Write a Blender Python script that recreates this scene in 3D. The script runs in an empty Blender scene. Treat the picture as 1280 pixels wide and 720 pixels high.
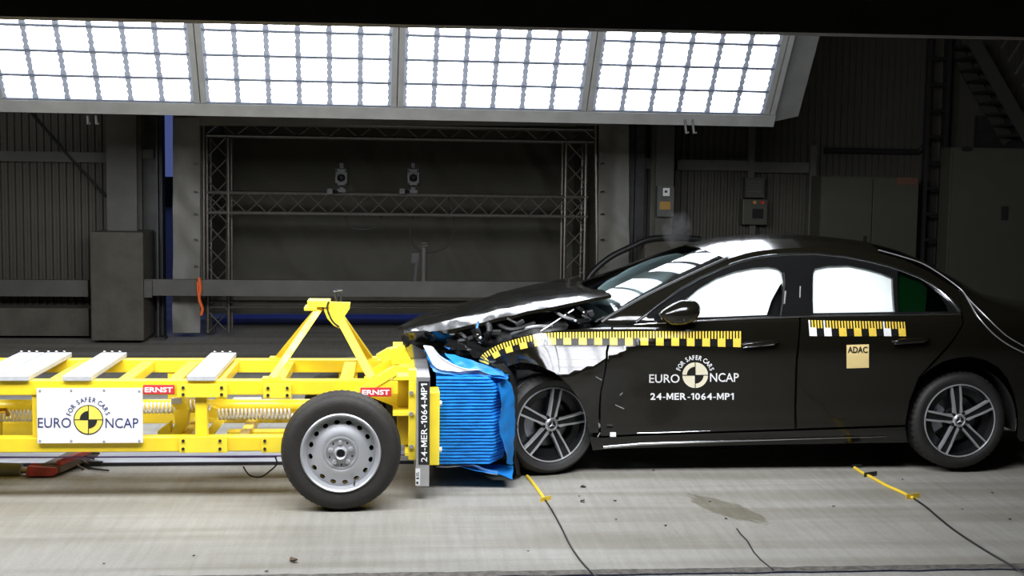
import bpy, bmesh, math, random
from math import sin, cos, pi, radians, sqrt, atan2
from mathutils import Vector, Matrix, geometry, noise
random.seed(7)
sc = bpy.context.scene
COL = sc.collection

# ------------------------------------------------------------------ camera
F = 1600.0
CAM = Vector((0, -7.93, 1.88))
_y, _p, _r = radians(5.36), radians(4.82), radians(0.8)
FWD = Vector((sin(_y)*cos(_p), cos(_y)*cos(_p), -sin(_p)))
_r0 = Vector((cos(_y), -sin(_y), 0)); _u0 = _r0.cross(FWD)
RGT = _r0*cos(_r) + _u0*sin(_r); UPV = _u0*cos(_r) - _r0*sin(_r)
cd = bpy.data.cameras.new('camera'); cam = bpy.data.objects.new('camera', cd); COL.objects.link(cam)
cd.sensor_width = 36; cd.lens = 36*F/1280; cd.clip_end = 200
cam.matrix_world = Matrix(((RGT.x, UPV.x, -FWD.x, CAM.x), (RGT.y, UPV.y, -FWD.y, CAM.y), (RGT.z, UPV.z, -FWD.z, CAM.z), (0, 0, 0, 1)))
sc.camera = cam
# ------------------------------------------------------------------ world, exposure
w = bpy.data.worlds.new('world'); sc.world = w; w.use_nodes = True
w.node_tree.nodes['Background'].inputs[0].default_value = (0.16, 0.22, 0.62, 1)
w.node_tree.nodes['Background'].inputs[1].default_value = 0.35
sc.view_settings.view_transform = 'Standard'; sc.view_settings.look = 'None'
sc.view_settings.exposure = 0.0; sc.view_settings.gamma = 1; sc.view_settings.use_curve_mapping = False
sc.cycles.max_bounces = 6; sc.cycles.diffuse_bounces = 3; sc.cycles.glossy_bounces = 4
sc.cycles.transparent_max_bounces = 12; sc.cycles.sample_clamp_indirect = 4
LAMP_FAR = 15.0       # radiance of the lamp tiles of the two lighting banks
LAMP_NEAR = 34.0

# ------------------------------------------------------------------ helpers
YOFF = 0.0
def pix(px, py, Y):                       # the point of the depth plane Y that the camera sees at a pixel
    d = FWD + RGT*((px-640)/F) + UPV*((360-py)/F)
    return CAM + d*((Y+YOFF-CAM.y)/d.y) - Vector((0, YOFF, 0))
def pixz(px, py, Z=0.0):                  # the same for a level plane
    d = FWD + RGT*((px-640)/F) + UPV*((360-py)/F)
    return CAM + d*((Z-CAM.z)/d.z)

MATS = {}
def mat(name, col, rough=0.5, metal=0.0, var=0.0, scale=6.0, bump=0.0, bscale=40.0, spec=0.5, coat=0.0, ior=1.5, dirt=None, stretch=(1, 1, 1)):
    if name in MATS: return MATS[name]
    m = bpy.data.materials.new(name); m.use_nodes = True; MATS[name] = m
    nt = m.node_tree; b = nt.nodes['Principled BSDF']; L = nt.links.new
    b.inputs['Base Color'].default_value = (*col, 1); b.inputs['Roughness'].default_value = rough
    b.inputs['Metallic'].default_value = metal; b.inputs['Specular IOR Level'].default_value = spec
    b.inputs['Coat Weight'].default_value = coat; b.inputs['Coat Roughness'].default_value = 0.03; b.inputs['IOR'].default_value = ior
    tc = nt.nodes.new('ShaderNodeTexCoord'); mp = nt.nodes.new('ShaderNodeMapping'); mp.inputs['Scale'].default_value = stretch
    L(tc.outputs['Object'], mp.inputs[0])
    if var > 0:
        n = nt.nodes.new('ShaderNodeTexNoise'); n.inputs['Scale'].default_value = scale; n.inputs['Detail'].default_value = 6
        L(mp.outputs[0], n.inputs['Vector'])
        r = nt.nodes.new('ShaderNodeValToRGB')
        d = dirt or tuple(c*(1-var) for c in col)
        r.color_ramp.elements[0].position = .3; r.color_ramp.elements[1].position = .7
        r.color_ramp.elements[0].color = (*d, 1); r.color_ramp.elements[1].color = (*[min(1, c*(1+var*.4)) for c in col], 1)
        L(n.outputs['Fac'], r.inputs[0]); L(r.outputs[0], b.inputs['Base Color'])
    if bump > 0:
        n2 = nt.nodes.new('ShaderNodeTexNoise'); n2.inputs['Scale'].default_value = bscale; n2.inputs['Detail'].default_value = 4
        L(mp.outputs[0], n2.inputs['Vector'])
        bp = nt.nodes.new('ShaderNodeBump'); bp.inputs['Strength'].default_value = bump; bp.inputs['Distance'].default_value = 0.02
        L(n2.outputs['Fac'], bp.inputs['Height']); L(bp.outputs[0], b.inputs['Normal'])
    return m

ORG = {}
def place(o, parent, org):
    COL.objects.link(o)
    if parent:
        o.parent = parent; ORG[o.name] = ORG[parent.name]
    else:
        o.location = org; ORG[o.name] = Vector(org)
def thing(name, label, cat, org, group=None):
    o = bpy.data.objects.new(name, None); o.empty_display_size = .1
    place(o, None, org); o['label'] = label; o['category'] = cat
    if group: o['group'] = group
    return o
def tag(o, label, cat, group=None, kind=None):
    o['label'] = label; o['category'] = cat
    if group: o['group'] = group
    if kind: o['kind'] = kind
    return o

class MB:
    """collects shapes in world coordinates, then links them as one mesh object"""
    def __init__(s): s.v = []; s.f = []; s.mi = []; s.cur = 0; s.nrm = None
    def add(s, vs, fs):
        k = len(s.v); s.v += [Vector(p) for p in vs]
        for f in fs: s.f.append([i+k for i in f]); s.mi.append(s.cur)
        return s
    def box(s, x0, x1, y0, y1, z0, z1):
        x0, x1 = min(x0, x1), max(x0, x1); y0, y1 = min(y0, y1), max(y0, y1); z0, z1 = min(z0, z1), max(z0, z1)
        return s.add([(x, y, z) for z in (z0, z1) for y in (y0, y1) for x in (x0, x1)],
                     [(0, 2, 3, 1), (4, 5, 7, 6), (0, 1, 5, 4), (2, 6, 7, 3), (0, 4, 6, 2), (1, 3, 7, 5)])
    def pbox(s, px0, py0, px1, py1, Y0, Y1):          # box whose front face, at depth Y0, fills a rectangle
        a, b = pix(px0, py0, Y0), pix(px1, py1, Y0); m = (px0+px1)/2
        return s.box(a.x, b.x, Y0, Y1, pix(m, py1, Y0).z, pix(m, py0, Y0).z)
    def obox(s, o, e, v, n, le, lv, ln):              # oriented box from a corner
        o, e, v, n = Vector(o), Vector(e)*le, Vector(v)*lv, Vector(n)*ln
        P = [o+e*i+v*j+n*k for k in (0, 1) for j in (0, 1) for i in (0, 1)]
        return s.add(P, [(0, 2, 3, 1), (4, 5, 7, 6), (0, 1, 5, 4), (2, 6, 7, 3), (0, 4, 6, 2), (1, 3, 7, 5)])
    def tube(s, path, r, n=8, caps=True):
        path = [Vector(p) for p in path]; rs = r if isinstance(r, (list, tuple)) else [r]*len(path)
        k = len(s.v); up = None; V = []
        for i, p in enumerate(path):
            t = (path[min(i+1, len(path)-1)]-path[max(i-1, 0)]).normalized()
            if up is None:
                up = Vector((0, 0, 1)) if abs(t.z) < .9 else Vector((0, 1, 0))
            a = t.cross(up).normalized(); b = a.cross(t).normalized(); up = b
            V += [p+(a*cos(2*pi*j/n)+b*sin(2*pi*j/n))*rs[i] for j in range(n)]
        fs = []
        for i in range(len(path)-1):
            for j in range(n):
                fs.append((i*n+j, i*n+(j+1) % n, (i+1)*n+(j+1) % n, (i+1)*n+j))
        if caps:
            fs.append(tuple(range(n))[::-1]); fs.append(tuple((len(path)-1)*n+j for j in range(n)))
        return s.add(V, fs)
    def bar(s, a, b, w, h=None):                      # square bar between two points
        a, b = Vector(a), Vector(b); t = (b-a).normalized(); h = h or w
        up = Vector((0, 1, 0)) if abs(t.y) < .9 else Vector((0, 0, 1))
        e = t.cross(up).normalized(); u = e.cross(t).normalized()
        return s.obox(a-e*w/2-u*h/2, t, e, u, (b-a).length, w, h)
    def prism(s, pts, y0, y1):                        # outline in x,z pushed along y
        n = len(pts); V = [(p[0], y0, p[1]) for p in pts]+[(p[0], y1, p[1]) for p in pts]
        tri = geometry.tessellate_polygon([[Vector((p[0], p[1], 0)) for p in pts]])
        return s.add(V, [tuple(t) for t in tri]+[tuple(i+n for i in t[::-1]) for t in tri]+[(i, (i+1) % n, (i+1) % n+n, i+n) for i in range(n)])
    def pprism(s, pp, Y0, Y1):
        q = [pix(a, b, Y0) for a, b in pp]
        return s.prism([(p.x, p.z) for p in q], Y0, Y1)
    def lathe(s, prof, n, c=(0, 0, 0), M=None, mod=None, closed=False):   # profile (radius, y) spun about the y axis
        V = []
        for i in range(n):
            a = 2*pi*i/n
            for j, (r, y) in enumerate(prof):
                if mod: r, y = mod(i, j, r, y)
                V.append(Vector((r*cos(a), y, r*sin(a))))
        if M: V = [M @ p for p in V]
        V = [p+Vector(c) for p in V]; m = len(prof)
        fs = [(i*m+j, i*m+(j+1) % m, ((i+1) % n)*m+(j+1) % m, ((i+1) % n)*m+j) for i in range(n) for j in range(m if closed else m-1)]
        return s.add(V, fs)
    def build(s, name, m, parent=None, smooth=False, org=None, ang=35, bev=0, fix=True):
        if parent is None and org is None:
            xs = [p.x for p in s.v]; ys = [p.y for p in s.v]; zs = [p.z for p in s.v]
            org = Vector(((min(xs)+max(xs))/2, (min(ys)+max(ys))/2, min(zs)))
        O = ORG[parent.name] if parent else Vector(org)
        me = bpy.data.meshes.new(name); me.from_pydata([p-O for p in s.v], [], s.f)
        ms = m if isinstance(m, (list, tuple)) else [m]
        for q in ms: me.materials.append(q)
        me.polygons.foreach_set('material_index', s.mi)
        if fix:
            bm = bmesh.new(); bm.from_mesh(me); bmesh.ops.recalc_face_normals(bm, faces=bm.faces)
            if bev: bmesh.ops.bevel(bm, geom=[e for e in bm.edges if e.is_manifold and e.calc_face_angle(0) > .6], offset=bev, segments=2, affect='EDGES', profile=.6)
            bm.to_mesh(me); bm.free()
        if smooth:
            me.polygons.foreach_set('use_smooth', [True]*len(me.polygons))
            me.set_sharp_from_angle(angle=radians(ang))
        me.update()
        o = bpy.data.objects.new(name, me); place(o, parent, O)
        return o
def struct(o, kind='structure'):
    o['kind'] = kind; return o

def spline(pts, n):                                   # Catmull-Rom resample of a list of vectors, even in arc length
    P = [Vector(p) for p in pts]; Q = []
    for i in range(len(P)-1):
        p0, p1, p2, p3 = P[max(i-1, 0)], P[i], P[i+1], P[min(i+2, len(P)-1)]
        for k in range(12):
            t = k/12; Q.append(.5*((2*p1)+(p2-p0)*t+(2*p0-5*p1+4*p2-p3)*t*t+(3*p1-p0-3*p2+p3)*t**3))
    Q.append(P[-1]); L = [0]
    for a, b in zip(Q, Q[1:]): L.append(L[-1]+(b-a).length)
    out = []; j = 0
    for k in range(n):
        d = L[-1]*k/(n-1)
        while j < len(L)-2 and L[j+1] < d: j += 1
        t = (d-L[j])/max(L[j+1]-L[j], 1e-9); out.append(Q[j].lerp(Q[j+1], min(max(t, 0), 1)))
    return out

def text2d(body, bold=0.0):                           # letters as flat triangles, unit cap height
    cu = bpy.data.curves.new('t', 'FONT'); cu.body = body; cu.size = 1; cu.offset = bold; cu.resolution_u = 3
    o = bpy.data.objects.new('t', cu); COL.objects.link(o); bpy.context.view_layer.update()
    me = bpy.data.meshes.new_from_object(o.evaluated_get(bpy.context.evaluated_depsgraph_get()))
    v = [(p.co.x, p.co.y) for p in me.vertices]; f = [tuple(p.vertices) for p in me.polygons]
    bpy.data.objects.remove(o); bpy.data.curves.remove(cu); bpy.data.meshes.remove(me)
    return v, f
def text_box(body, x0, y0, x1, y1, bold=0.0):         # fitted to a rectangle, y grows downwards
    v, f = text2d(body, bold); a = [p[0] for p in v]; b = [p[1] for p in v]
    return [(x0+(p[0]-min(a))/(max(a)-min(a))*(x1-x0), y1+(p[1]-min(b))/(max(b)-min(b))*(y0-y1)) for p in v], f
GLY = {'M': [(0, 0), (.17, 0), (.17, .62), (.38, .14), (.50, .14), (.71, .62), (.71, 0), (.88, 0), (.88, 1), (.68, 1), (.44, .44), (.20, 1), (0, 1)],
       '1': [(.20, 0), (.38, 0), (.38, 1), (.22, 1), (0, .84), (0, .66), (.20, .78)], '-': [(0, .30), (.36, .30), (.36, .44), (0, .44)]}
def text_number(body, x0, y0, x1, y1, bold=0.0, gap=.13):   # evenly spaced capitals and figures
    V = []; Fs = []; X = 0
    for c in body:
        if c in GLY:
            v = [Vector((p[0], p[1], 0)) for p in GLY[c]]; f = geometry.tessellate_polygon([v]); v = [(p.x, p.y) for p in v]
        else:
            v, f = text2d(c, bold); h = max(p[1] for p in v)-min(p[1] for p in v); lo = min(p[1] for p in v); v = [((p[0])/h, (p[1]-lo)/h) for p in v]
        m = min(p[0] for p in v); k = len(V); V += [(X+p[0]-m, p[1]) for p in v]; Fs += [tuple(i+k for i in q) for q in f]
        X += max(p[0] for p in v)-m+gap
    W = X-gap
    return [(x0+p[0]/W*(x1-x0), y1+p[1]*(y0-y1)) for p in V], Fs
def text_arc(body, cx, cy, r, a0, a1, size, bold=0.0, wid=1.0):   # letters along an arc, angles in degrees from the x axis
    V = []; Fs = []; n = len(body)
    wd = {'I': .35, ' ': .45, 'F': .85, 'R': 1.05, 'O': 1.2, 'A': 1.1}; ws = [wd.get(c, 1.0) for c in body]; tot = sum(ws)-(ws[0]+ws[-1])/2; acc = 0
    for i, c in enumerate(body):
        if i: acc += (ws[i-1]+ws[i])/2
        if c == ' ': continue
        t = radians(a0+(a1-a0)*acc/tot); v, f = text2d(c, bold)
        xm = (min(p[0] for p in v)+max(p[0] for p in v))/2; k = len(V); s = size/.7
        for p in v:
            lx, ly = (p[0]-xm)*s*wid, p[1]*s
            V.append((cx+(r+ly)*cos(t)+lx*sin(t), cy-((r+ly)*sin(t)-lx*cos(t))))
        Fs += [tuple(q+k for q in g) for g in f]
    return V, Fs
def disc2d(cx, cy, r, a0=0, a1=360, n=40, r0=0.0):
    m = max(3, int(n*(a1-a0)/360)); V = []; Fs = []
    for i in range(m+1):
        t = radians(a0+(a1-a0)*i/m); V += [(cx+r0*cos(t), cy-r0*sin(t)), (cx+r*cos(t), cy-r*sin(t))]
    return V, [(2*i, 2*i+1, 2*i+3, 2*i+2) for i in range(m)]
def quad2d(x0, y0, x1, y1): return [(x0, y0), (x1, y0), (x1, y1), (x0, y1)], [(0, 1, 2, 3)]
def decal(S, shapes, name, m, parent):                # flat print laid on a surface S(px, py, lift)
    b = MB()
    for lift, mi, (v, f) in shapes:
        b.cur = mi; b.add([S(p[0], p[1], lift) for p in v], f)
    return b.build(name, m, parent, fix=False)
def plane_surface(Y): return lambda px, py, lift: pix(px, py, Y-lift)

# ------------------------------------------------------------------ materials
def concrete_floor():
    m = bpy.data.materials.new('floor_concrete'); m.use_nodes = True; nt = m.node_tree; L = nt.links.new
    b = nt.nodes['Principled BSDF']; b.inputs['Roughness'].default_value = .62; b.inputs['Specular IOR Level'].default_value = .35
    tc = nt.nodes.new('ShaderNodeTexCoord')
    def noi(scale, detail, sx=1, sy=1, rot=0, dist=0):
        mp = nt.nodes.new('ShaderNodeMapping'); mp.inputs['Scale'].default_value = (sx, sy, 1); mp.inputs['Rotation'].default_value = (0, 0, rot)
        n = nt.nodes.new('ShaderNodeTexNoise'); n.inputs['Scale'].default_value = scale; n.inputs['Detail'].default_value = detail; n.inputs['Distortion'].default_value = dist
        L(tc.outputs['Object'], mp.inputs[0]); L(mp.outputs[0], n.inputs['Vector']); return n.outputs['Fac']
    def ramp(fac, p0, p1, c0, c1):
        r = nt.nodes.new('ShaderNodeValToRGB'); r.color_ramp.elements[0].position = p0; r.color_ramp.elements[1].position = p1
        r.color_ramp.elements[0].color = (*c0, 1); r.color_ramp.elements[1].color = (*c1, 1); L(fac, r.inputs[0]); return r.outputs[0]
    def mul(a, bb, fac=1.0):
        x = nt.nodes.new('ShaderNodeMix'); x.data_type = 'RGBA'; x.blend_type = 'MULTIPLY'; x.inputs[0].default_value = fac
        L(a, x.inputs[6]); L(bb, x.inputs[7]); return x.outputs[2]
    base = ramp(noi(.9, 8, .6, 1.5), .3, .7, (.31, .30, .265), (.41, .40, .37))
    st = ramp(noi(5, 4, 5, .35, .12), .3, .72, (.84, .83, .81), (1, 1, 1))          # broom streaks
    fine = ramp(noi(60, 5), .3, .7, (.88, .88, .87), (1, 1, 1))
    tr = ramp(noi(1.1, 5, .25, 3.2, .02, .4), .38, .56, (.76, .75, .70), (1, 1, 1))  # wavy bands of light and shadow painted along the track
    c = mul(mul(mul(base, st), fine), tr)
    # patched stain beside the car
    s0 = pixz(908, 636); geo = nt.nodes.new('ShaderNodeMapping'); geo.vector_type = 'TEXTURE'
    geo.inputs['Location'].default_value = (s0.x, s0.y, 0); geo.inputs['Rotation'].default_value = (0, 0, radians(-68)); geo.inputs['Scale'].default_value = (.36, .12, 1)
    L(tc.outputs['Object'], geo.inputs[0])
    n = nt.nodes.new('ShaderNodeTexNoise'); n.inputs['Scale'].default_value = 2.2
    L(geo.outputs[0], n.inputs['Vector'])
    ad = nt.nodes.new('ShaderNodeVectorMath'); ad.operation = 'MULTIPLY_ADD'; L(n.outputs['Color'], ad.inputs[0]); ad.inputs[1].default_value = (.9, .9, 0); L(geo.outputs[0], ad.inputs[2])
    sb = nt.nodes.new('ShaderNodeVectorMath'); sb.operation = 'SUBTRACT'; L(ad.outputs[0], sb.inputs[0]); sb.inputs[1].default_value = (.45, .45, 0)
    ln = nt.nodes.new('ShaderNodeVectorMath'); ln.operation = 'LENGTH'; L(sb.outputs[0], ln.inputs[0])
    c = mul(c, ramp(ln.outputs['Value'], .85, 1.0, (.62, .60, .53), (1, 1, 1)))
    # hairline crack
    L(c, b.inputs['Base Color'])
    bp = nt.nodes.new('ShaderNodeBump'); bp.inputs['Strength'].default_value = .25; bp.inputs['Distance'].default_value = .01
    L(noi(45, 6), bp.inputs['Height']); L(bp.outputs[0], b.inputs['Normal'])
    return m
def emit(name, col, s):
    m = bpy.data.materials.new(name); m.use_nodes = True; nt = m.node_tree; nt.nodes.clear()
    e = nt.nodes.new('ShaderNodeEmission'); e.inputs[0].default_value = (*col, 1); e.inputs[1].default_value = s
    o = nt.nodes.new('ShaderNodeOutputMaterial'); nt.links.new(e.outputs[0], o.inputs[0]); return m
def glass(name, tint, ior=1.5, rough=.02):
    m = bpy.data.materials.new(name); m.use_nodes = True; nt = m.node_tree; nt.nodes.clear(); L = nt.links.new
    t = nt.nodes.new('ShaderNodeBsdfTransparent'); t.inputs[0].default_value = (*tint, 1)
    g = nt.nodes.new('ShaderNodeBsdfGlossy'); g.inputs['Roughness'].default_value = rough
    fr = nt.nodes.new('ShaderNodeFresnel'); fr.inputs[0].default_value = ior
    mx = nt.nodes.new('ShaderNodeMixShader'); o = nt.nodes.new('ShaderNodeOutputMaterial')
    L(fr.outputs[0], mx.inputs[0]); L(t.outputs[0], mx.inputs[1]); L(g.outputs[0], mx.inputs[2]); L(mx.outputs[0], o.inputs[0]); return m
FLOOR = concrete_floor()
LAMPM = emit('lamp_light_far', (.88, .92, 1.0), LAMP_FAR); LAMPN = emit('lamp_light_near', (.93, .95, 1.0), LAMP_NEAR)
RIG = mat('rig_grey', (.27, .27, .255), .5, .2, .15); RIGD = mat('rig_backing', (.16, .18, .22), .5, .2, .1); RIGB = mat('rig_dark_steel', (.10, .09, .08), .6, .3, .2)
MULL = mat('mullion_grey', (.34, .37, .44), .5, .1, .1)
WALLM = mat('wall_sheet', (.066, .062, .048), .6, .2, .18, 1.5); STEELB = mat('painted_beam', (.088, .085, .073), .6, .1, .25, 3)
CONC = mat('pier_concrete', (.088, .082, .063), .85, 0, .3, 4, .4, 30); DARKW = mat('dark_wall', (.10, .10, .095), .8, 0, .2, 2)
TARP = mat('tarpaulin', (.165, .16, .138), .55, 0, .15, 3, .6, 5); CURT = mat('booth_curtain', (.082, .078, .058), .8, 0, .2, 1.2, .6, 3)
ALU = mat('truss_aluminium', (.21, .195, .17), .38, .85, .2, 20); BLACKP = mat('black_plastic', (.015, .015, .015), .45, 0, .2)
DKMET = mat('dark_metal', (.05, .05, .05), .45, .6, .3)
YEL = mat('yellow_paint', (.88, .66, .022), .38, 0, .12, 5, coat=.25, dirt=(.80, .56, .03)); YEL2 = mat('yellow_plate', (.90, .70, .04), .45, 0, .1)
WHT = mat('white_plate', (.86, .86, .85), .45, 0, .05); SILV = mat('silver_plate', (.62, .62, .63), .38, .75, .15, 8); ALUP = mat('plank_aluminium', (.62, .63, .63), .45, .3, .12, 30, stretch=(1, 1, 1))
RED = mat('red_label', (.62, .03, .035), .5, 0, .1); NAVY = mat('navy_print', (.03, .035, .14), .6); BLK = mat('black_print', (.012, .012, .012), .6)
CREAM = mat('cream_print', (.86, .80, .60), .6); WPR = mat('white_print', (.88, .88, .88), .6); YPR = mat('yellow_print', (.88, .66, .10), .6, 0, .06, 60)
YTAPE = mat('glossy_yellow_tape', (.88, .62, .08), .22, 0, .05, 60, coat=.6); BTAPE = mat('glossy_black_tape', (.012, .012, .012), .22, coat=.6)
RUB = mat('tyre_rubber', (.016, .015, .0135), .62, 0, .25, 25, .15, 120); RUBO = mat('trolley_tyre_rubber', (.018, .016, .0125), .68, 0, .25, 25, .15, 120)
STLW = mat('silver_wheel_paint', (.55, .56, .58), .35, .55, .08); HOLE = mat('black_hollow', (.006, .006, .006), .9)
BLUE = mat('blue_honeycomb', (.02, .29, .80), .42, .15, .25, 14, .25, 30); BLUED = mat('blue_sheet', (.02, .27, .78), .33, .2, .2, 10)
PAINT = mat('black_car_paint', (.006, .0055, .0035), .14, 0, spec=.5, coat=.18, ior=1.5); GLOSSB = mat('gloss_black_trim', (.008, .008, .008), .1, 0, .1, coat=.5)
CHROME = mat('chrome_trim', (.72, .73, .75), .18, 1.0, .05); SATIN = mat('satin_black', (.014, .014, .013), .5)
RIMD = mat('rim_dark', (.014, .014, .015), .3, .3, .1); RIMS = mat('rim_machined', (.66, .67, .69), .34, .7, .05)
BAG = mat('airbag_fabric', (.92, .93, .93), .85, 0, .03, 3, .4, 4); SEAT = mat('seat_fabric', (.02, .02, .022), .8, 0, .2)
GLW = glass('windscreen_glass', (.76, .90, .90), 1.5); GLS = glass('side_glass', (.95, .98, .97), 1.3); GLG = glass('tinted_green_glass', (.055, .17, .085), 1.35)
CABM = mat('cabinet_paint', (.058, .057, .042), .55, .1, .08); ORG_M = mat('orange_strap', (.75, .13, .02), .6); REDM = mat('carriage_red', (.42, .05, .03), .5, .1, .5, 12)
TAPEY = mat('yellow_tape', (.85, .60, .05), .5); BLUEM = mat('daylight_blue', (.05, .09, .42), .7, 0, .2)

# ------------------------------------------------------------------ room shell
SLAB = pixz(640, 714.5).y
b = MB(); b.add([(-16, SLAB, 0), (16, SLAB, 0), (16, 40, 0), (-16, 40, 0), (-16, SLAB, -.3), (16, SLAB, -.3)], [(0, 1, 2, 3), (0, 4, 5, 1)])
struct(b.build('floor', FLOOR, org=(0, 0, 0)))
b = MB(); b.add([(-16, -13, -.012), (16, -13, -.012), (16, SLAB-.05, -.012), (-16, SLAB-.05, -.012)], [(0, 1, 2, 3)])
struct(b.build('floor', FLOOR, org=(0, 0, 0)))
b = MB(); n = 260
V = []
for i in range(n+1):
    x = -7+14*i/n; V += [(x, SLAB-.052+.02*noise.noise((x*6, 0, 0)), -.004), (x, SLAB+.003+.012*noise.noise((x*9, 5, 0)), .003+.003*noise.noise((x*20, 3, 0)))]
b.add(V, [(2*i, 2*i+2, 2*i+3, 2*i+1) for i in range(n)])
struct(b.build('trim_1', mat('joint_mortar', (.15, .14, .12), .9, 0, .5, 25, .5, 40), org=(0, SLAB, 0)))
YW = 7.4
gx0, gx1 = pix(204, 300, YW).x, pix(790, 300, YW).x
def corr(x0, x1, z0, z1, Y, pitch=.082, dep=.03):
    b = MB(); n = int((x1-x0)/pitch); V = []
    for i in range(n):
        x = x0+i*pitch
        for dx, dy in ((0, 0), (.28, 0), (.40, dep), (.84, dep), (.96, 0)):
            V += [(x+dx*pitch, Y-.03+dy, z0), (x+dx*pitch, Y-.03+dy, z1)]
    b.add(V, [(2*i, 2*i+2, 2*i+3, 2*i+1) for i in range(len(V)//2-1)]); return b
struct(corr(-12, gx0-.12, 0.0, 7, YW).build('wall_back', WALLM, org=(-7, YW, 0)))
struct(corr(gx1+.1, 12, 0.0, 7, YW).build('wall_back', WALLM, org=(7, YW, 0)))
b = MB(); b.box(gx0-.12, gx1+.1, YW-.03, YW+.05, 2.85, 7); struct(b.build('wall_back', WALLM))
b = MB(); b.box(-12.2, -12, -12, YW+.2, 0, 7); struct(b.build('wall_left', DARKW))
b = MB(); b.box(12, 12.2, -12, YW+.2, 0, 7); struct(b.build('wall_right', DARKW))
b = MB(); b.box(-12.2, 12.2, -12.2, -12, 0, 7); struct(b.build('wall_front', DARKW))
b = MB(); b.box(-12.2, 12.2, -12.2, YW+.2, 7, 7.2); struct(b.build('ceiling', DARKW))

# ------------------------------------------------------------------ lighting banks
def lamp_bank(org, e, v, panels, w, rows, lampm, words, group, far):
    e, v = Vector(e).normalized(), Vector(v).normalized(); n = e.cross(v)
    if n.z > 0: n = -n                                  # n points into the light
    o = Vector(org); cp, rp, bar_w = (w-.118)/6, .236, .118
    H = rows*rp
    tile_me = None
    for k in range(panels):
        p0 = o+e*(w*k)
        root = thing('lamp_panel', words[k], 'lamp panel', p0+e*w/2, group)
        for q in (p0+e*.004, p0+e*(w-bar_w/2+.008)):
            fb = MB(); fb.obox(q-n*.05, e, v, n, bar_w/2-.012, H, .07); fb.build('panel_frame', RIG, root)
        bb = MB(); bb.obox(p0+e*(bar_w/2)-n*.05, e, v, n, w-bar_w, H, .02); bb.build('backing_plate', MULL, root)
        for r in range(rows+1):
            g = MB(); g.obox(p0+e*(bar_w/2)+v*(r*rp-.012)-n*.03, e, v, n, w-bar_w, .024, .05); g.build('cross_bar', RIGD, root)
        for c in range(7):
            g = MB(); m = rows*16; V = []
            for i in range(m+1):
                t = H*i/m; ww = .016+.010*abs(sin(i*pi/4))
                q = p0+e*(bar_w/2+c*cp)+v*t
                V += [q-e*ww-n*.02, q+e*ww-n*.02, q-e*ww+n*.012, q+e*ww+n*.012]
            g.add(V, [f for i in range(m) for f in ((4*i+2, 4*i+3, 4*i+7, 4*i+6), (4*i, 4*i+2, 4*i+6, 4*i+4), (4*i+3, 4*i+1, 4*i+5, 4*i+7))])
            g.build('mullion', MULL, root)
        for r in range(rows):
            for c in range(6):
                q = p0+e*(bar_w/2+c*cp+cp/2)+v*(r*rp+rp/2)
                if tile_me is None:
                    a, h, s = cp/2-.012, rp/2-.014, .0085
                    V = []; fs = []
                    for (lo, hi) in ((-h, -s), (s, h)):
                        k0 = len(V); V += [e*-a+v*lo, e*a+v*lo, e*a+v*hi, e*-a+v*hi]; fs.append((k0, k0+1, k0+2, k0+3))
                    tile_me = bpy.data.meshes.new('lamp_tile'); tile_me.from_pydata(V, [], fs); tile_me.materials.append(lampm)
                t = bpy.data.objects.new('lamp_tile', tile_me); COL.objects.link(t); t.parent = root; t.location = q-n*.012-ORG[root.name]
    W = w*panels
    return o, e, v, n, W, H
ph, ti = radians(1.59), radians(54.2)
zf = 2.516
far_o = Vector((-1.654-1.685*cos(ph), 3.39-1.685*sin(ph), zf))
eF = Vector((cos(ph), sin(ph), 0)); vF = Vector((sin(ph)*cos(ti), -cos(ph)*cos(ti), sin(ti)))
ws = ['leftmost lamp panel of the far sloping light bank, above the yellow trolley', 'second lamp panel from the left of the far light bank, above the booth left half',
      'third lamp panel from the left of the far light bank, above the crumpled bonnet', 'rightmost lamp panel of the far light bank, above the black car roof']
o, e, v, n, W, H = lamp_bank(far_o, eF, vF, 4, 1.685, 5, LAMPM, ws, 'lamp panels of the far light bank', True)
rig = thing('light_bank_frame', 'grey steel frame carrying the far row of lit lamp panels', 'frame', far_o+e*W/2)
b = MB(); b.obox(o-e*.3-v*.125-n*.07, e, v, n, W+.36, .118, .10); b.build('lower_beam', RIG, rig)
b = MB(); b.obox(o-e*.3+v*(H+.01)-n*.07, e, v, n, W+.6, .12, .10); b.build('upper_beam', RIG, rig)
b = MB(); b.obox(o+e*(W+.005)-n*.05, e, v, n, .045, H, .08); b.build('end_post', RIG, rig)
b = MB(); b.obox(o-e*.06-n*.05, e, v, n, .05, H, .08); b.build('end_post', RIG, rig)
e2 = (e*.93-n*.36).normalized()
b = MB(); b.obox(o+e*(W+.055)-v*.12-n*.06, e2, v, e2.cross(v), .30, H+.12, .02); b.build('end_panel', RIG, rig)
b = MB(); b.obox(o-e*.06-n*.10, e, v, n, W+.1, H, .03); b.build('back_sheet', RIGB, rig)
for xx in (.9, W-.9):
    q = o+e*xx+v*H-n*.1; g = MB(); g.box(q.x-.05, q.x+.05, q.y-.05, q.y+.05, q.z, 6.99); g.build('hanger', RIGB, rig)
# hooks under the beam
for px, lab in ((112, 'pair of small pale hooks hanging under the far light bank, at its left end'), (859, 'pair of small pale hooks hanging under the far light bank, near its right end')):
    q = pix(px, 141 if px < 500 else 153, 3.53); g = MB()
    for dx in (-.03, .04): g.tube([(q.x+dx, q.y, q.z+.12), (q.x+dx+.01, q.y, q.z), (q.x+dx+.02, q.y-.02, q.z-.10), (q.x+dx+.04, q.y-.03, q.z-.09)], .011, 6)
    tag(g.build('hook', STEELB), lab, 'hook')
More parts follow.
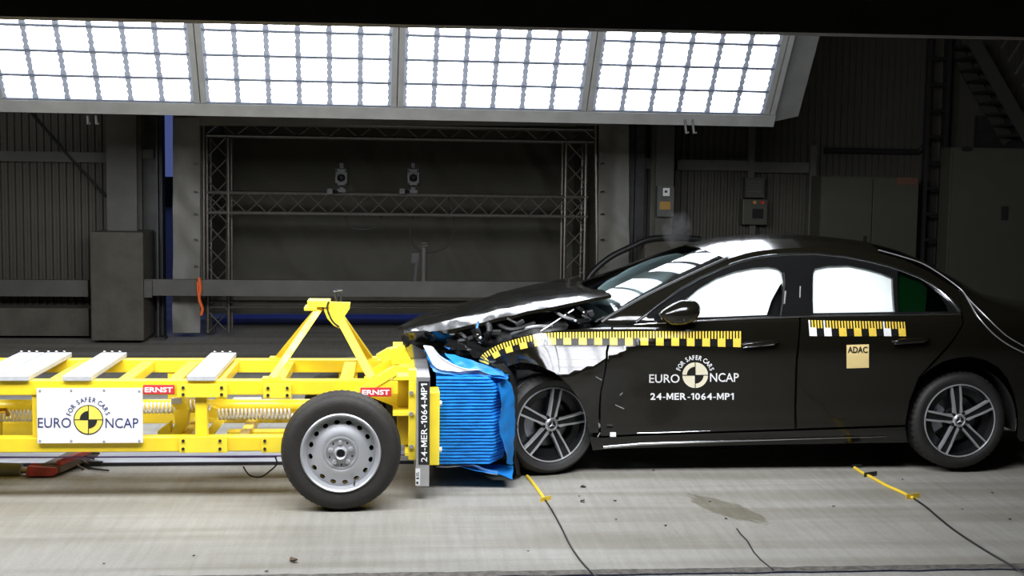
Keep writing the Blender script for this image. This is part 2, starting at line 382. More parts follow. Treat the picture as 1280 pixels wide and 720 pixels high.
# near bank, mirrored over the test track: its lower beam closes the top of the picture
a, c = pix(0, 22, -2.26), pix(1280, 48, -2.26)
zn = (a.z+c.z)/2
nw = ['leftmost lamp panel of the near light bank over the trolley', 'second lamp panel from the left of the near light bank', 'third lamp panel from the left of the near light bank', 'rightmost lamp panel of the near light bank over the car']
eN = (Vector((c.x, c.y, c.z))-Vector((a.x, a.y, a.z))).normalized(); vN = Vector((0, cos(ti), sin(ti))); vN = (vN-eN*vN.dot(eN)).normalized()
near_o = Vector(a)+eN*(-4.15-a.x)+vN*.14
o, e, v, n, W, H = lamp_bank(near_o, eN, vN, 4, 1.685, 5, LAMPN, nw, 'lamp panels of the near light bank', False)
rig2 = thing('light_bank_frame', 'dark steel beam and backing of the near light bank across the top', 'frame', near_o+e*W/2)
b = MB(); b.box(0, 1, 0, 1, 0, 1); b.v = []; b.f = []; b.mi = []
b.obox(Vector(a)+e*(-4.6-a.x)+Vector((0, -.05, 0)), e, Vector((0, 1, 0)), e.cross(Vector((0, 1, 0))), 10.6, .12, .30); b.build('lower_beam', RIGB, rig2)
b = MB(); b.obox(o-e*.06-n*.10, e, v, n, W+.1, H+.1, .03); b.build('back_sheet', RIGB, rig2)
for xx in (.9, W-.9):
    q = o+e*xx+v*H-n*.1; g = MB(); g.box(q.x-.05, q.x+.05, q.y-.05, q.y+.05, q.z, 6.99); g.build('hanger', RIGB, rig2)

# ------------------------------------------------------------------ back wall furniture
def single(mb, name, m, label, cat, group=None, **k): return tag(mb.build(name, m, **k), label, cat, group)
YP = 6.55
b = MB(); b.pbox(112, 290, 180, 426, YP, YP+.7); r = b.build('concrete_pier', CONC, bev=.02); tag(r, 'broad concrete pier at the foot of the left wall column', 'pier')
def hcol(px0, px1, py0, py1, Y):
    b = MB(); p, q = pix(px0, py1, Y), pix(px1, py0, Y); z0 = p.z; x0, x1 = p.x, q.x
    b.box(x0, x1, Y, Y+.02, z0, 6.98); b.box(x0, x1, Y+.3, Y+.32, z0, 6.98); b.box((x0+x1)/2-.01, (x0+x1)/2+.01, Y+.02, Y+.3, z0, 6.98); return b
b = hcol(134, 169, 60, 289.5, 6.9); r = b.build('wall_column', STEELB); tag(r, 'grey steel wall column standing on the left concrete pier', 'column')
b = MB(); b.pbox(-600, 348, 110, 369, 6.9, 6.98); single(b, 'guard_rail', STEELB, 'horizontal guard rail beam left of the concrete pier', 'rail')
b = MB(); b.pbox(180, 351, 760, 371, 6.6, 6.68); b.pbox(180, 351, 190, 372, 6.56, 6.6); single(b, 'guard_rail', STEELB, 'long horizontal guard rail beam right of the pier, across the booth', 'rail')
b = MB(); b.pbox(-600, 384, 111, 419, 6.95, 7.3); r = b.build('trim_2', CONC); struct(r)
b = MB(); b.pbox(-600, 185, 134, 198, 7.28, 7.36); struct(b.build('trim_3', STEELB))
b = MB(); b.pbox(169.5, 187, 192, 198, 7.28, 7.36); struct(b.build('trim_4', STEELB))
b = MB(); b.tube([pix(20, 110, 7.27), pix(38, 140, 7.27), pix(85, 194, 7.27), pix(133, 246, 7.27)], .016, 6); single(b, 'brace_rod', DKMET, 'thin dark diagonal brace rod on the left corrugated wall', 'rod')
b = MB(); b.pbox(194, 100, 199, 424, 6.95, 7.05); b.pbox(200, 100, 204.5, 424, 7.15, 7.35); b.pbox(180, 60, 206.5, 424, 7.36, 7.42); b.pbox(192, 422, 206, 425, 6.9, 7.1); single(b, 'gate_post', DKMET, 'dark narrow gate post left of the blue daylight gap', 'post')
# world outside the gate
b = MB(); p = pix(206, 252, 16); q = pix(222, 206, 16); b.box(p.x-2, q.x+.6, 16, 20, 0, p.z+.35); 
r = b.build('neighbour_building', mat('outside_wall', (.35, .37, .45), .8, 0, .3, .7), org=(p.x-1, 18, 0)); tag(r, 'bluish building outside, seen through the slit beside the gate post', 'building')
b = MB(); p = pix(200, 238, 15.9); b.box(p.x, p.x+1.2, 15.93, 16, p.z-.3, p.z+.25); b.build('window', HOLE, r)
# booth: white tarpaulin surround, dark curtain behind, truss frame
def cloth(px0, py0, px1, py1, Y, nx, nz, amp, seed, m, name, parent=None, fold=2.0):
    b = MB(); V = []
    for j in range(nz+1):
        for i in range(nx+1):
            p = pix(px0+(px1-px0)*i/nx, py0+(py1-py0)*j/nz, Y)
            d = amp*(noise.noise((p.x*fold*2+seed, p.z*fold*.7, seed))+.6*noise.noise((p.x*5+p.z*3, p.z*2.5, seed+4)))
            V.append((p.x, Y+d, p.z))
    b.add(V, [(j*(nx+1)+i, j*(nx+1)+i+1, (j+1)*(nx+1)+i+1, (j+1)*(nx+1)+i) for j in range(nz) for i in range(nx)])
    return b
booth = thing('booth_cover', 'pale tarpaulin cover framing the dark camera booth in the gateway', 'cover', pix(500, 412, 7.1))
cloth(216, 147, 250, 416, 7.05, 8, 40, .05, 1, TARP, '').build('side_flap', TARP, booth, True, ang=80)
cloth(748, 150, 786, 420, 7.05, 8, 40, .06, 9, TARP, '').build('side_flap', TARP, booth, True, ang=80)
cloth(216, 120, 786, 157, 7.04, 60, 5, .03, 5, TARP, '').build('top_flap', TARP, booth, True, ang=80)
g = MB()
for y in (205, 240, 268, 300, 333, 365):
    for x in (247.5, 750.5): g.tube([pix(x, y, 6.98), pix(x+(-5 if x < 500 else 5), y-1, 6.97)], .008, 5)
r = g.build('eyelet_cord', BLACKP, booth); r['kind'] = 'stuff'
b = cloth(250, 130, 745, 392, 9.2, 70, 40, .10, 3, CURT, '', fold=.9); single(b, 'booth_curtain', CURT, 'large dark grey fabric curtain hanging at the back of the booth', 'curtain', smooth=True, ang=80)
for px, lab, s in ((252, 'dark fabric side wall of the booth, left side', -1), (747, 'dark fabric side wall of the booth, right side', 1)):
    x = pix(px, 300, 7.1).x; b = MB(); b.box(x, x+.02*s, 7.12, 9.25, .35, 3.0); single(b, 'booth_side_wall', CURT, lab, 'curtain')
b = MB(); x0 = pix(252, 300, 7.1).x; x1 = pix(747, 300, 7.1).x; b.box(x0, x1, 7.12, 9.3, 3.0, 3.03); single(b, 'booth_roof', CURT, 'dark fabric roof of the booth behind the light bank', 'curtain')
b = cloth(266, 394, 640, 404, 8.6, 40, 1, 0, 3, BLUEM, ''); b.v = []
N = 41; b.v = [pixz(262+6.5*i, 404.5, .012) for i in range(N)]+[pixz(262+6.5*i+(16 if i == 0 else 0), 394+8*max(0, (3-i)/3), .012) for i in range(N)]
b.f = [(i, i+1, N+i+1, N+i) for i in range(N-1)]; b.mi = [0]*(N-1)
single(b, 'floor_daylight', BLUEM, 'blue daylight on the floor under the booth curtain, painted as a flat strip', 'light patch')  # daylight leaking in under the curtain, painted as a flat blue strip
# truss
tr = thing('lattice_truss', 'aluminium lattice truss frame standing inside the booth', 'truss', pix(500, 395, 7.4))
def run(name, A, B, dv, dn, nb, r=.020, rb=.009, x=True):
    """box truss of four chords between A and B, its section spanned by dv and dn, with lattice braces"""
    A, B, dv, dn = Vector(A), Vector(B), Vector(dv), Vector(dn)
    g = MB()
    for i in (0, 1):
        for j in (0, 1): g.tube([A+dv*i+dn*j, B+dv*i+dn*j], r, 8)
    t = g.build(name, ALU, tr, True)
    L = (B-A)/nb; me = {}
    for k in range(nb):
        for d in ((0, 1) if x else ((k % 2),)):
            s = A+L*k; 
            if d not in me:
                h = MB(); h.tube([Vector((0, 0, 0)), L+dv] if d == 0 else [dv, L], rb, 6)
                mm = bpy.data.meshes.new('brace'); mm.from_pydata(h.v, [], h.f); mm.materials.append(ALU); me[d] = mm
            o = bpy.data.objects.new('brace', me[d]); COL.objects.link(o); o.parent = t; o.location = s-ORG[tr.name]
    return t
def V3(px, py, Y): return Vector(pix(px, py, Y))
zl = lambda px, y0, y1, Y: pix(px, y0, Y).z-pix(px, y1, Y).z
zt = pix(500, 157.5, 7.2).z; zb = pix(500, 173, 7.2).z; xl = pix(256, 200, 7.2).x; xr = pix(747, 200, 7.2).x
dY = Vector((0, .3, 0))
run('top_truss', (xl, 7.2, zb), (xr, 7.2, zb), (0, 0, zt-zb), dY, 26, x=False)
zt2 = pix(500, 243.5, 7.2).z; zb2 = pix(500, 268.5, 7.2).z
run('middle_truss', (xl, 7.2, zb2), (pix(735, 250, 7.2).x, 7.2, zb2), (0, 0, zt2-zb2), dY, 19)
x2 = pix(283, 300, 7.2).x
run('left_post', (xl+.02, 7.2, .05), (xl+.02, 7.2, zb), (x2-xl, 0, 0), dY, 9)
x3 = pix(706, 300, 7.2).x
run('right_post', (x3, 7.2, .05), (x3, 7.2, zb), (pix(731, 300, 7.2).x-x3, 0, 0), dY, 9)
g = MB(); g.tube([V3(745, 156, 7.15), V3(747, 372, 7.15)], .024, 8); g.tube([V3(254, 156, 7.15), V3(254.5, 372, 7.15)], .022, 8); g.build('edge_tube', ALU, tr, True)
g = MB(); g.tube([V3(262, 377, 7.2), V3(760, 378.5, 7.2)], .018, 8); g.tube([V3(262, 384, 7.2), V3(760, 385.5, 7.2)], .012, 8); g.build('base_rail', ALU, tr, True)
for px in (291, 516, 720):
    q = pixz(px, 394.5 if px < 400 else 397, 0); g = MB(); g.lathe([(0, -.03), (.06, -.03), (.06, .03), (0, .03)], 16, (q.x, 7.45, .06)); g.box(q.x-.03, q.x+.03, 7.4, 7.5, .10, .2); g.build('castor', BLACKP, tr)
# cameras clamped on the middle truss
for px, lab in ((427, 'black studio camera clamped on the middle truss, left one'), (516.5, 'black studio camera clamped on the middle truss, right one')):
    q = pix(px, 222, 7.2); c = thing('truss_camera', lab, 'camera', (q.x, 7.25, zt2+.021), 'cameras on the booth truss')
    g = MB(); g.box(q.x-.075, q.x+.075, 7.1, 7.4, q.z-.10, q.z+.11); g.build('camera_body', BLACKP, c, bev=.012)
    g = MB()
    for (x0, x1, z0, z1) in ((-.065, -.045, -.085, .085), (.045, .065, -.085, .085), (-.065, .065, .065, .085), (-.065, .065, -.085, -.065)): g.box(q.x+x0, q.x+x1, 7.08, 7.1, q.z+z0, q.z+z1)
    g.build('front_frame', mat('camera_grey', (.06, .06, .055), .5), c)
    g = MB(); g.lathe([(0, .02), (.02, .02), (.045, 0), (.045, .05)], 20, (q.x, 7.06, q.z)); g.build('lens', GLOSSB, c, True)
    g = MB(); g.box(q.x-.025, q.x+.025, 7.2, 7.3, q.z-.18, q.z-.10); g.box(q.x-.05, q.x+.05, 7.15, 7.32, zt2+.021, zt2+.06); g.tube([(q.x, 7.25, zt2+.04), (q.x, 7.25, q.z-.15)], .028, 8); g.build('clamp', BLACKP, c)
    g = MB(); g.box(q.x-.02, q.x+.02, 7.2, 7.26, q.z+.11, q.z+.17); g.tube([(q.x, 7.2, q.z-.17), (q.x-.13, 7.1, q.z-.16)], .02, 6); g.box(q.x-.16, q.x-.10, 7.06, 7.14, q.z-.19, q.z-.13); g.build('handle', BLACKP, c)
def wire(pts, r, name, m, lab, n=40, cat='cable'):
    g = MB(); g.tube(spline(pts, n), r, 6); return single(g, name, m, lab, cat, smooth=True, ang=80)
wire([pix(*p, 7.4) for p in ((432, 268), (436, 282), (452, 287), (470, 283), (478, 268))], .008, 'cable', BLACKP, 'black cable looping under the truss below the left camera')
wire([pix(*p, 7.4) for p in ((517, 270), (512, 287), (518, 308), (535, 316), (558, 308), (568, 288), (566, 268), (560, 245))], .008, 'cable', BLACKP, 'black cable hanging in a big loop under the right camera')
q = pix(529.5, 351, 6.64); t = thing('beacon_stand', 'small pale cylinder with a black box standing on the guard rail', 'stand', q)
p = pix(529.5, 309, 6.64); g = MB(); g.tube([q, (q.x, q.y, p.z)], .036, 14); g.build('cylinder', STEELB, t, True)
g = MB(); g.box(q.x-.045, q.x+.045, q.y-.02, q.y+.02, p.z+.01, p.z+.025); g.tube([(q.x, q.y, p.z), (q.x, q.y, p.z+.05)], .01, 6); g.box(q.x-.03, q.x+.03, q.y-.02, q.y+.02, p.z+.04, p.z+.055); g.build('top_clip', BLACKP, t)
g = MB(); g.box(q.x-.14, q.x-.06, q.y-.05, q.y+.05, p.z-.18, p.z-.06); g.bar((q.x-.08, q.y, p.z-.18), (q.x-.10, q.y, q.z), .03); g.tube([(q.x-.1, q.y, p.z-.07), (q.x-.13, q.y, p.z)], .008, 6); g.build('switch_box', BLACKP, t)
g = MB(); g.tube(spline([pix(*p, 6.55) for p in ((248.5, 347), (250.5, 360), (249, 374), (253, 386), (251, 394))], 20), .018, 6); g.tube(spline([pix(*p, 6.55) for p in ((247, 352), (247.5, 366), (251, 380))], 12), .012, 6)
single(g, 'ratchet_strap', ORG_M, 'orange strap hanging on the guard rail beside the left tarpaulin', 'strap')
# right half of the back wall
b = hcol(818, 846, 60, 305, 6.9); tag(b.build('wall_column', STEELB), 'grey steel wall column right of the booth, carrying two small boxes', 'column')
b = MB(); b.pbox(806, 298, 872, 430, 6.5, 7.0); tag(b.build('concrete_pier', CONC, bev=.02), 'concrete pier behind the windscreen of the car', 'pier')
b = MB(); b.pbox(789, 60, 795, 425, 7.2, 7.35); b.pbox(798, 60, 801, 425, 7.1, 7.2); single(b, 'gate_post', DKMET, 'dark narrow gate post right of the booth', 'post')
for i, (x0, x1, y0) in enumerate(((793, 817, 198), (847, 936, 200), (943, 1018, 203))):
    b = MB(); b.pbox(x0, y0, x1, y0+13, 7.25, 7.36); struct(b.build('trim_%d' % (5+i), STEELB))
t = thing('signal_box', 'small dark signal box with a yellow sticker on the right column', 'box', pix(832, 272, 6.8))
g = MB(); g.pbox(822, 233, 842, 271, 6.8, 6.9); g.build('housing', mat('signal_housing', (.09, .09, .085), .5, 0, .2), t)
g = MB(); g.pbox(829, 235, 837, 245, 6.79, 6.8); g.build('white_sign', WHT, t)
g = MB(); g.pbox(825, 252, 838, 262, 6.79, 6.8); g.build('yellow_sign', mat('faded_yellow', (.34, .20, .035), .6), t)
g = MB(); g.pbox(831, 238, 834, 241, 6.785, 6.79); g.build('sign_mark', BLK, t); g = MB(); g.pbox(827, 247, 836, 248.5, 6.79, 6.8); g.build('pale_strip', STEELB, t)
t = thing('control_box', 'grey wall box with a dark display on the corrugated wall', 'box', pix(944, 280, 7.2))
g = MB(); g.pbox(929, 249, 959, 281, 7.15, 7.34); g.build('housing', CABM, t, bev=.01)
g = MB(); g.pbox(941, 261, 954, 273, 7.14, 7.15); g.build('display', HOLE, t)
for x, m in ((943, mat('amber_button', (.5, .22, .05), .5)), (953, RED)):
    q = pix(x, 253, 7.15); g = MB(); g.lathe([(0, -.02), (.02, -.02), (.022, 0)], 12, q); g.build('push_button', m, t)
g = MB(); g.pbox(932, 222, 955, 247, 7.2, 7.34); r = g.build('wall_sign_box', CABM); tag(r, 'grey louvred box on the wall directly above the control box', 'box')
for k in range(4):
    g = MB(); g.pbox(935, 226+k*4, 952, 228+k*4, 7.185, 7.2); g.build('louvre', STEELB, r)
b = MB(); b.pbox(937, 155, 943, 222, 7.24, 7.3); b.pbox(937, 281, 943, 330, 7.24, 7.3); single(b, 'conduit', STEELB, 'vertical conduit duct above and below the wall boxes', 'duct')
t = thing('switch_cabinet', 'wide grey two door switch cabinet on the right of the back wall', 'cabinet', pix(1088, 430, 6.9))
a0 = pix(1028, 218, 6.8); a1 = pix(1150, 218, 6.8); zz = a0.z-.02
g = MB(); g.box(a0.x, a1.x, 6.83, 7.3, 0, zz); g.build('body', CABM, t)
xm = pix(1092, 218, 6.8).x
for x0, x1 in ((a0.x+.01, xm-.006), (xm+.006, a1.x-.01)):
    g = MB(); g.box(x0, x1, 6.8, 6.83, .1, zz-.02); d = g.build('door', CABM, t, bev=.004)
    if x1 < xm:
        g = MB(); g.box(x1-.09, x1-.06, 6.78, 6.8, 1.2, 1.28); g.build('handle', BLACKP, d)
g = MB(); g.pbox(1121, 222, 1147, 231, 6.79, 6.8); g.build('warning_label', mat('faded_red', (.11, .045, .025), .6), t)
lad = thing('wall_ladder', 'dark fixed ladder on the wall right of the switch cabinet', 'ladder', pix(1168, 425, 7.0))
for x in (1157, 1181):
    g = MB(); q = pix(x, 200, 7.0); g.box(q.x-.025, q.x+.025, 6.98, 7.05, 0, 4.2); g.build('rail', BLACKP, lad)
xa, xb = pix(1157, 200, 7).x, pix(1181, 200, 7).x
for k in range(12):
    g = MB(); g.tube([(xa, 7.0, .3+.31*k), (xb, 7.0, .3+.31*k)], .02, 8); g.build('rung', BLACKP, lad)
b = MB(); q = pix(1196, 200, 7); b.box(q.x-.06, q.x+.02, 7.27, 7.36, 0, 6.9); single(b, 'dark_duct', BLACKP, 'dark vertical duct between the ladder and the far right cabinet', 'duct')
t = thing('tall_cabinet', 'tall dark cabinet at the far right edge behind the car', 'cabinet', pix(1240, 430, 6.6))
p = pix(1190, 184, 6.6); q2 = pix(1330, 190, 6.6); g = MB(); g.box(p.x, q2.x, 6.63, 6.9, 0, p.z); g.build('body', CABM, t)
g = MB(); g.box(p.x+.02, q2.x-.02, 6.6, 6.63, .1, p.z-.03); d = g.build('door', CABM, t); g = MB(); g.pbox(1253, 258, 1259, 275, 6.57, 6.6); g.build('handle', BLACKP, d)
g = MB(); g.pbox(1204, 183, 1214, 189, 6.58, 6.62); g.build('latch', BLACKP, t)
st = thing('steel_staircase', 'dark steel staircase climbing at the top right corner', 'stairs', pix(1320, 330, 6.9))
A, B = pix(1216, 50, 6.7), pix(1288, 176, 6.7)
for dy in (0, .55):
    g = MB(); g.bar(A+Vector((0, dy, 0)), B+Vector((0, dy, 0)), .16, .03); g.build('stringer', mat('stair_paint', (.035, .034, .026), .6, .1), st)
for k in range(9):
    p = A.lerp(B, (k+.5)/9); g = MB(); g.box(p.x-.11, p.x+.13, p.y+.02, p.y+.54, p.z-.015, p.z+.015); g.build('tread', DKMET, st)
for k in range(8):
    p = A.lerp(B, k/8)+Vector((.25, 0, .05)); g = MB(); g.bar(p, p+Vector((.52, 0, .85)), .02); g.build('baluster', STEELB, st)
g = MB(); g.box(pix(1222, 140, 7.3).x, pix(1300, 140, 7.3).x, 7.28, 7.36, pix(1250, 190, 7.3).z, pix(1250, 145, 7.3).z); single(g, 'cable_tray', BLACKP, 'dark flat box on the wall behind the stairs, above the tall cabinet', 'equipment')
b = MB(); q = pix(1017, 200, 7.2); b.box(q.x-.04, q.x+.04, 7.2, 7.3, 0, 2.35); single(b, 'conduit', STEELB, 'thin vertical post on the wall left of the switch cabinet', 'post')
g = MB(); g.tube([pix(1030, 188, 7.335), pix(1148, 190, 7.335), pix(1160, 176, 7.335)], .035, 8); single(g, 'pipe', BLACKP, 'dark pipe running above the switch cabinet towards the ladder', 'pipe')
wire([pix(*p, 6.46) for p in ((722, 424), (724, 385), (734, 352), (741, 340), (762, 322), (788, 309), (812, 299), (845, 297), (876, 299))], .035, 'hose', BLACKP, 'thick black hose arching down behind the windscreen')

# ------------------------------------------------------------------ track in the floor
b = MB(); p = pixz(100, 567.5, .0); q = pixz(100, 582, .0)
b.box(-9, .35, q.y, p.y, 0, .010); struct(b.build('trim_8', mat('track_steel', (.66, .68, .72), .4, .4, .15, 5)))
b = MB(); b.box(-9, .35, q.y-.02, q.y-.002, 0, .02); struct(b.build('trim_9', mat('track_edge', (.03, .03, .04), .5, .3)))
b = MB(); ym = pixz(100, 574, 0).y; b.box(-9, .33, ym, ym+.016, .010, .016); struct(b.build('trim_10', mat('track_violet', (.14, .10, .36), .5)))
# ------------------------------------------------------------------ crash trolley
YN, YF = -.70, .16
tw = pix(424, 562, -1.0)
YOFF = .21
T = thing('crash_trolley', 'yellow steel crash trolley with white sign and blue crushed front barrier', 'trolley', (tw.x-1.0, -.2, 0))
ru0, ru1 = pix(150, 494, YN).z, pix(150, 476, YN).z
rl0, rl1 = pix(150, 565, YN).z, pix(150, 547, YN).z
XL = -4.3; XR = pix(476, 490, YN).x; XB = pix(352, 560, YN).x
for (y0, y1) in ((YN, YN+.09), (YF, YF+.09)):
    b = MB(); b.box(XL, XR+.10, y0, y1, ru0, ru1); b.build('upper_rail', YEL, T, bev=.006)
    b = MB(); b.box(XL, XB+.3, y0, y1, rl0, rl1); b.build('lower_rail', YEL, T, bev=.006)
# joint plates with bolts
for (x0, y0, x1, y1, bolts) in ((221, 480, 284, 497, ((229, 484.5), (229, 493), (277, 484.5), (277, 493))), (329, 480, 364, 498, ((335, 485), (335, 494), (359, 485), (359, 494))),
                                (224, 546, 284, 566, ((229, 551), (229, 561), (275, 551), (275, 561))), (327, 546, 352, 566, ((331, 551), (331, 561)))):
    b = MB(); b.pbox(x0, y0, x1, y1, YN-.018, YN-.001); pl = b.build('joint_plate', YEL2, T, bev=.003)
    for bx, by in bolts:
        q = pix(bx, by, YN-.018); g = MB(); g.lathe([(0, -.008), (.009, -.008), (.009, 0)], 8, q); g.build('bolt', BLK, pl)
# posts between the rails
for px in (-110, 47, 184, 251, 333):
    for Y in (YN+.01, YF+.01):
        if Y < 0 and px in (184, 333): continue
        q = pix(px, 520, YN); b = MB(); b.box(q.x-.033, q.x+.033, Y, Y+.07, rl1, ru0); b.build('post', YEL, T, bev=.004)
# cross members under the planks
for px in (-20, 62, 150, 214, 268, 345, 432):
    q = pix(px, 485, YN); b = MB(); b.box(q.x-.04, q.x+.04, YN+.09, YF, ru0+.015, ru1-.01); b.build('cross_member', YEL, T, bev=.004)
for px in (-40, 130, 225, 300):
    q = pix(px, 555, YN); b = MB(); b.box(q.x-.03, q.x+.03, YN+.09, YF, rl0+.01, rl1-.02); b.build('cross_member', YEL, T, bev=.004)
# aluminium planks
for (x0, x1) in ((-40, -4), (0, 37), (79, 115), (234, 270)):
    a = pix(x0, 472, YN); c = pix(x1, 472, YN); pl = MB()
    if x0 == -40: a, c = pix(-38, 472, YN), pix(-2, 472, YN)
    pl.box(a.x, c.x, YN-.02, YF+.11, ru1+.002, ru1+.032); pl = pl.build('plank', ALUP, T, bev=.004)
    for fx in (.2, .5, .8):
        for yy in (YN+.04, YF+.05):
            g = MB(); g.lathe([(0, .004), (.008, .004), (.010, .008)], 8, (0, 0, 0), Matrix.Rotation(pi/2, 4, 'X')); g.v = [p+Vector((a.x+(c.x-a.x)*fx, yy, ru1+.04)) for p in g.v]; g.build('bolt', SILV, pl)
    for fx in (.33, .66):
        g = MB(); x = a.x+(c.x-a.x)*fx; g.box(x-.006, x+.006, YN+.08, YF, ru1+.031, ru1+.035); g.build('rib', ALUP, pl)
# yellow sleeves, springs and yokes in the middle of the frame
YM = -.25
zs = pix(100, 518, YM).z
b = MB(); b.tube([(-4.2, YM, zs+.05), (XR-.1, YM, zs+.05)], .042, 12); b.build('spine_tube', YEL, T, True)
b = MB(); b.box(-4.2, -1.9, YM-.04, YM+.04, zs-.13, zs-.04); b.build('inner_beam', YEL, T, bev=.005)
b = MB(); b.box(-1.0, XR-.2, YM-.04, YM+.04, zs-.17, zs-.10); b.build('inner_beam', YEL, T, bev=.005)
def spring(px0, px1, py, Y):
    a, c = pix(px0, py, Y), pix(px1, py, Y); n = int((c.x-a.x)/.022); g = MB(); pts = []
    for i in range(n*8+1):
        t = i/(n*8); an = 2*pi*i/8; pts.append((a.x+(c.x-a.x)*t, Y+.03*cos(an), a.z+.03*sin(an)))
    g.tube(pts, .007, 5); g.build('coil_spring', WHT, T, True, ang=80)
spring(-10, 44, 520, -.45); spring(178, 222, 510, -.45); spring(232, 262, 507, -.4); spring(272, 330, 518, -.45); spring(330, 365, 518, -.45)
for px, hh in ((224, .10), (205, .05)):
    q = pix(px, 522, -.46); g = MB(); g.pprism(((213, 503), (219, 497), (228, 497), (236, 512), (234, 532), (228, 545), (212, 545), (219, 528)) if px == 224 else ((196, 540), (212, 528), (214, 546), (198, 547)), -.48, -.38); g.build('yoke', YEL2, T, bev=.008)
g = MB(); g.pbox(214, 498, 227, 505, -.50, -.47); g.build('yoke_cap', SILV, T)
g = MB(); g.bar(pix(236, 505, -.4), pix(272, 516, -.3), .06); g.build('strut', YEL, T); g = MB(); g.bar(pix(260, 545, -.35), pix(278, 522, -.3), .05); g.build('strut', YEL, T)
g = MB(); g.box(-4.2, pix(-2, 520, -.5).x, -.55, -.40, zs-.10, zs+.06); g.build('buffer_block', YEL2, T, bev=.02)
g = MB(); g.tube([pix(-12, 515, -.56), pix(8, 513, -.56), pix(10, 520, -.56)], .016, 8); g.build('valve', mat('brass', (.45, .28, .06), .4, .8), T)
g = MB(); g.pbox(290, 499, 326, 513, .02, .10); g.build('control_unit', WHT, T, bev=.006)
g = MB(); g.pbox(334, 496, 366, 515, .02, .10); g.build('control_unit', SILV, T, bev=.006)
# sign plate
b = MB(); b.pbox(45.5, 485.5, 178.5, 554, YN-.022, YN-.006); sg = b.build('sign_plate', WHT, T, bev=.002)
S = plane_surface(YN-.0225); cx, cy = 110.5, 524.7
decal(S, [(.0015, 0, disc2d(cx, cy, 18.6)), (.0025, 1, disc2d(cx, cy, 17.4)), (.0035, 0, disc2d(cx, cy, 11, 90, 180)), (.0035, 0, disc2d(cx, cy, 11, 270, 360)),
          (.0035, 0, quad2d(cx-17.5, cy-.5, cx+17.5, cy+.5)), (.0035, 0, quad2d(cx-.5, cy-17.5, cx+.5, cy+17.5))], 'target_emblem', [BLK, mat('emblem_yellow', (.86, .68, .10), .6)], sg)
decal(S, [(.0015, 0, text_box('EURO', 47.3, 522.2, 88.8, 534.6, .002)), (.0015, 0, text_box('NCAP', 131.8, 522.6, 173, 535, .002)), (.0015, 0, text_arc('FOR SAFER CARS', cx, cy, 22.4, 164, 18, 6.0, .013, .86))], 'sign_lettering', NAVY, sg)
for bx, by in ((50, 488.5), (89, 488), (130, 488), (174, 489), (50, 551), (89, 551), (130, 551.5), (174, 551)):
    q = pix(bx, by, YN-.0225); g = MB(); g.lathe([(0, -.004), (.006, -.003), (.008, 0)], 8, q); g.build('screw', SILV, sg)
for (x0, y0, x1, y1) in ((178.8, 481.3, 218, 492.8), (450.5, 484.6, 489, 495.9)):
    Yp = YN-.012; b = MB(); b.pbox(x0, y0, x1, y1, Yp, YN-.001); pl = b.build('name_plate', RED, T, bev=.003)
    decal(plane_surface(Yp-.0005), [(.001, 0, text_box('ERNST', x0+2, y0+2.6, x1-2, y1-2.4, .03))], 'plate_lettering', WPR, pl)
# A-frame with hook plate
ap = pix(410, 385, -.27)
for name, (p0, p1, Y) in {'near': ((398, 388), (339, 477), YN+.05), 'far': ((392, 392), (347, 452), YF+.05)}.items():
    e0 = pix(*p1, Y); g = MB(); g.bar(Vector((pix(398, 388, -.27).x, -.27+(-.05 if name == 'near' else .03), ap.z-.01)), Vector((e0.x, Y, ru1)), .042); g.build('frame_leg', YEL, T, bev=.003)
for name, (p1, Y) in {'near': ((466, 476), YN+.05), 'far': ((462, 453), YF+.05)}.items():
    e0 = pix(*p1, Y); g = MB(); g.bar(Vector((pix(427, 400, -.27).x, -.27+(-.05 if name == 'near' else .03), pix(427, 400, -.27).z)), Vector((e0.x, Y, ru1)), .048); g.build('frame_leg', YEL, T, bev=.003)
for p1, Y in (((339, 477), YN+.05), ((466, 476), YN+.05), ((347, 452), YF+.05), ((462, 453), YF+.05)):
    e0 = pix(*p1, Y); g = MB(); g.box(e0.x-.05, e0.x+.05, Y-.05, Y+.05, ru1, ru1+.012); g.build('foot_plate', YEL2, T)
g = MB(); g.pbox(384, 376, 412, 384, -.36, -.20); g.pbox(380, 384, 396, 388.5, -.36, -.20); g.build('top_bar', YEL2, T, bev=.004)
g = MB(); g.pprism(((404, 377), (438, 378), (437, 386), (433, 392), (428, 399), (427, 406), (424, 410.5), (417, 407), (409, 398), (405, 388)), -.345, -.32); g.build('hook_plate', YEL2, T, bev=.003)
g = MB(); g.pprism(((404, 377), (438, 378), (437, 386), (433, 392), (428, 399), (427, 406), (424, 410.5), (417, 407), (409, 398), (405, 388)), -.22, -.195); g.build('hook_plate', YEL2, T, bev=.003)
g = MB(); g.tube(spline([pix(*p, -.37) for p in ((411, 377), (409, 384), (411, 392), (416, 402), (424, 409))], 14), .006, 6); g.build('hook_cable', BLK, T)
g = MB(); g.tube([pix(421, 377, -.3), pix(419, 367, -.3), pix(421, 362, -.3)], .008, 6); g.tube([pix(426, 377, -.3), pix(427, 366, -.3)], .006, 6); g.tube([pix(417, 365, -.3), pix(428, 363.5, -.3)], .009, 6); g.build('trigger_contact', BLACKP, T)
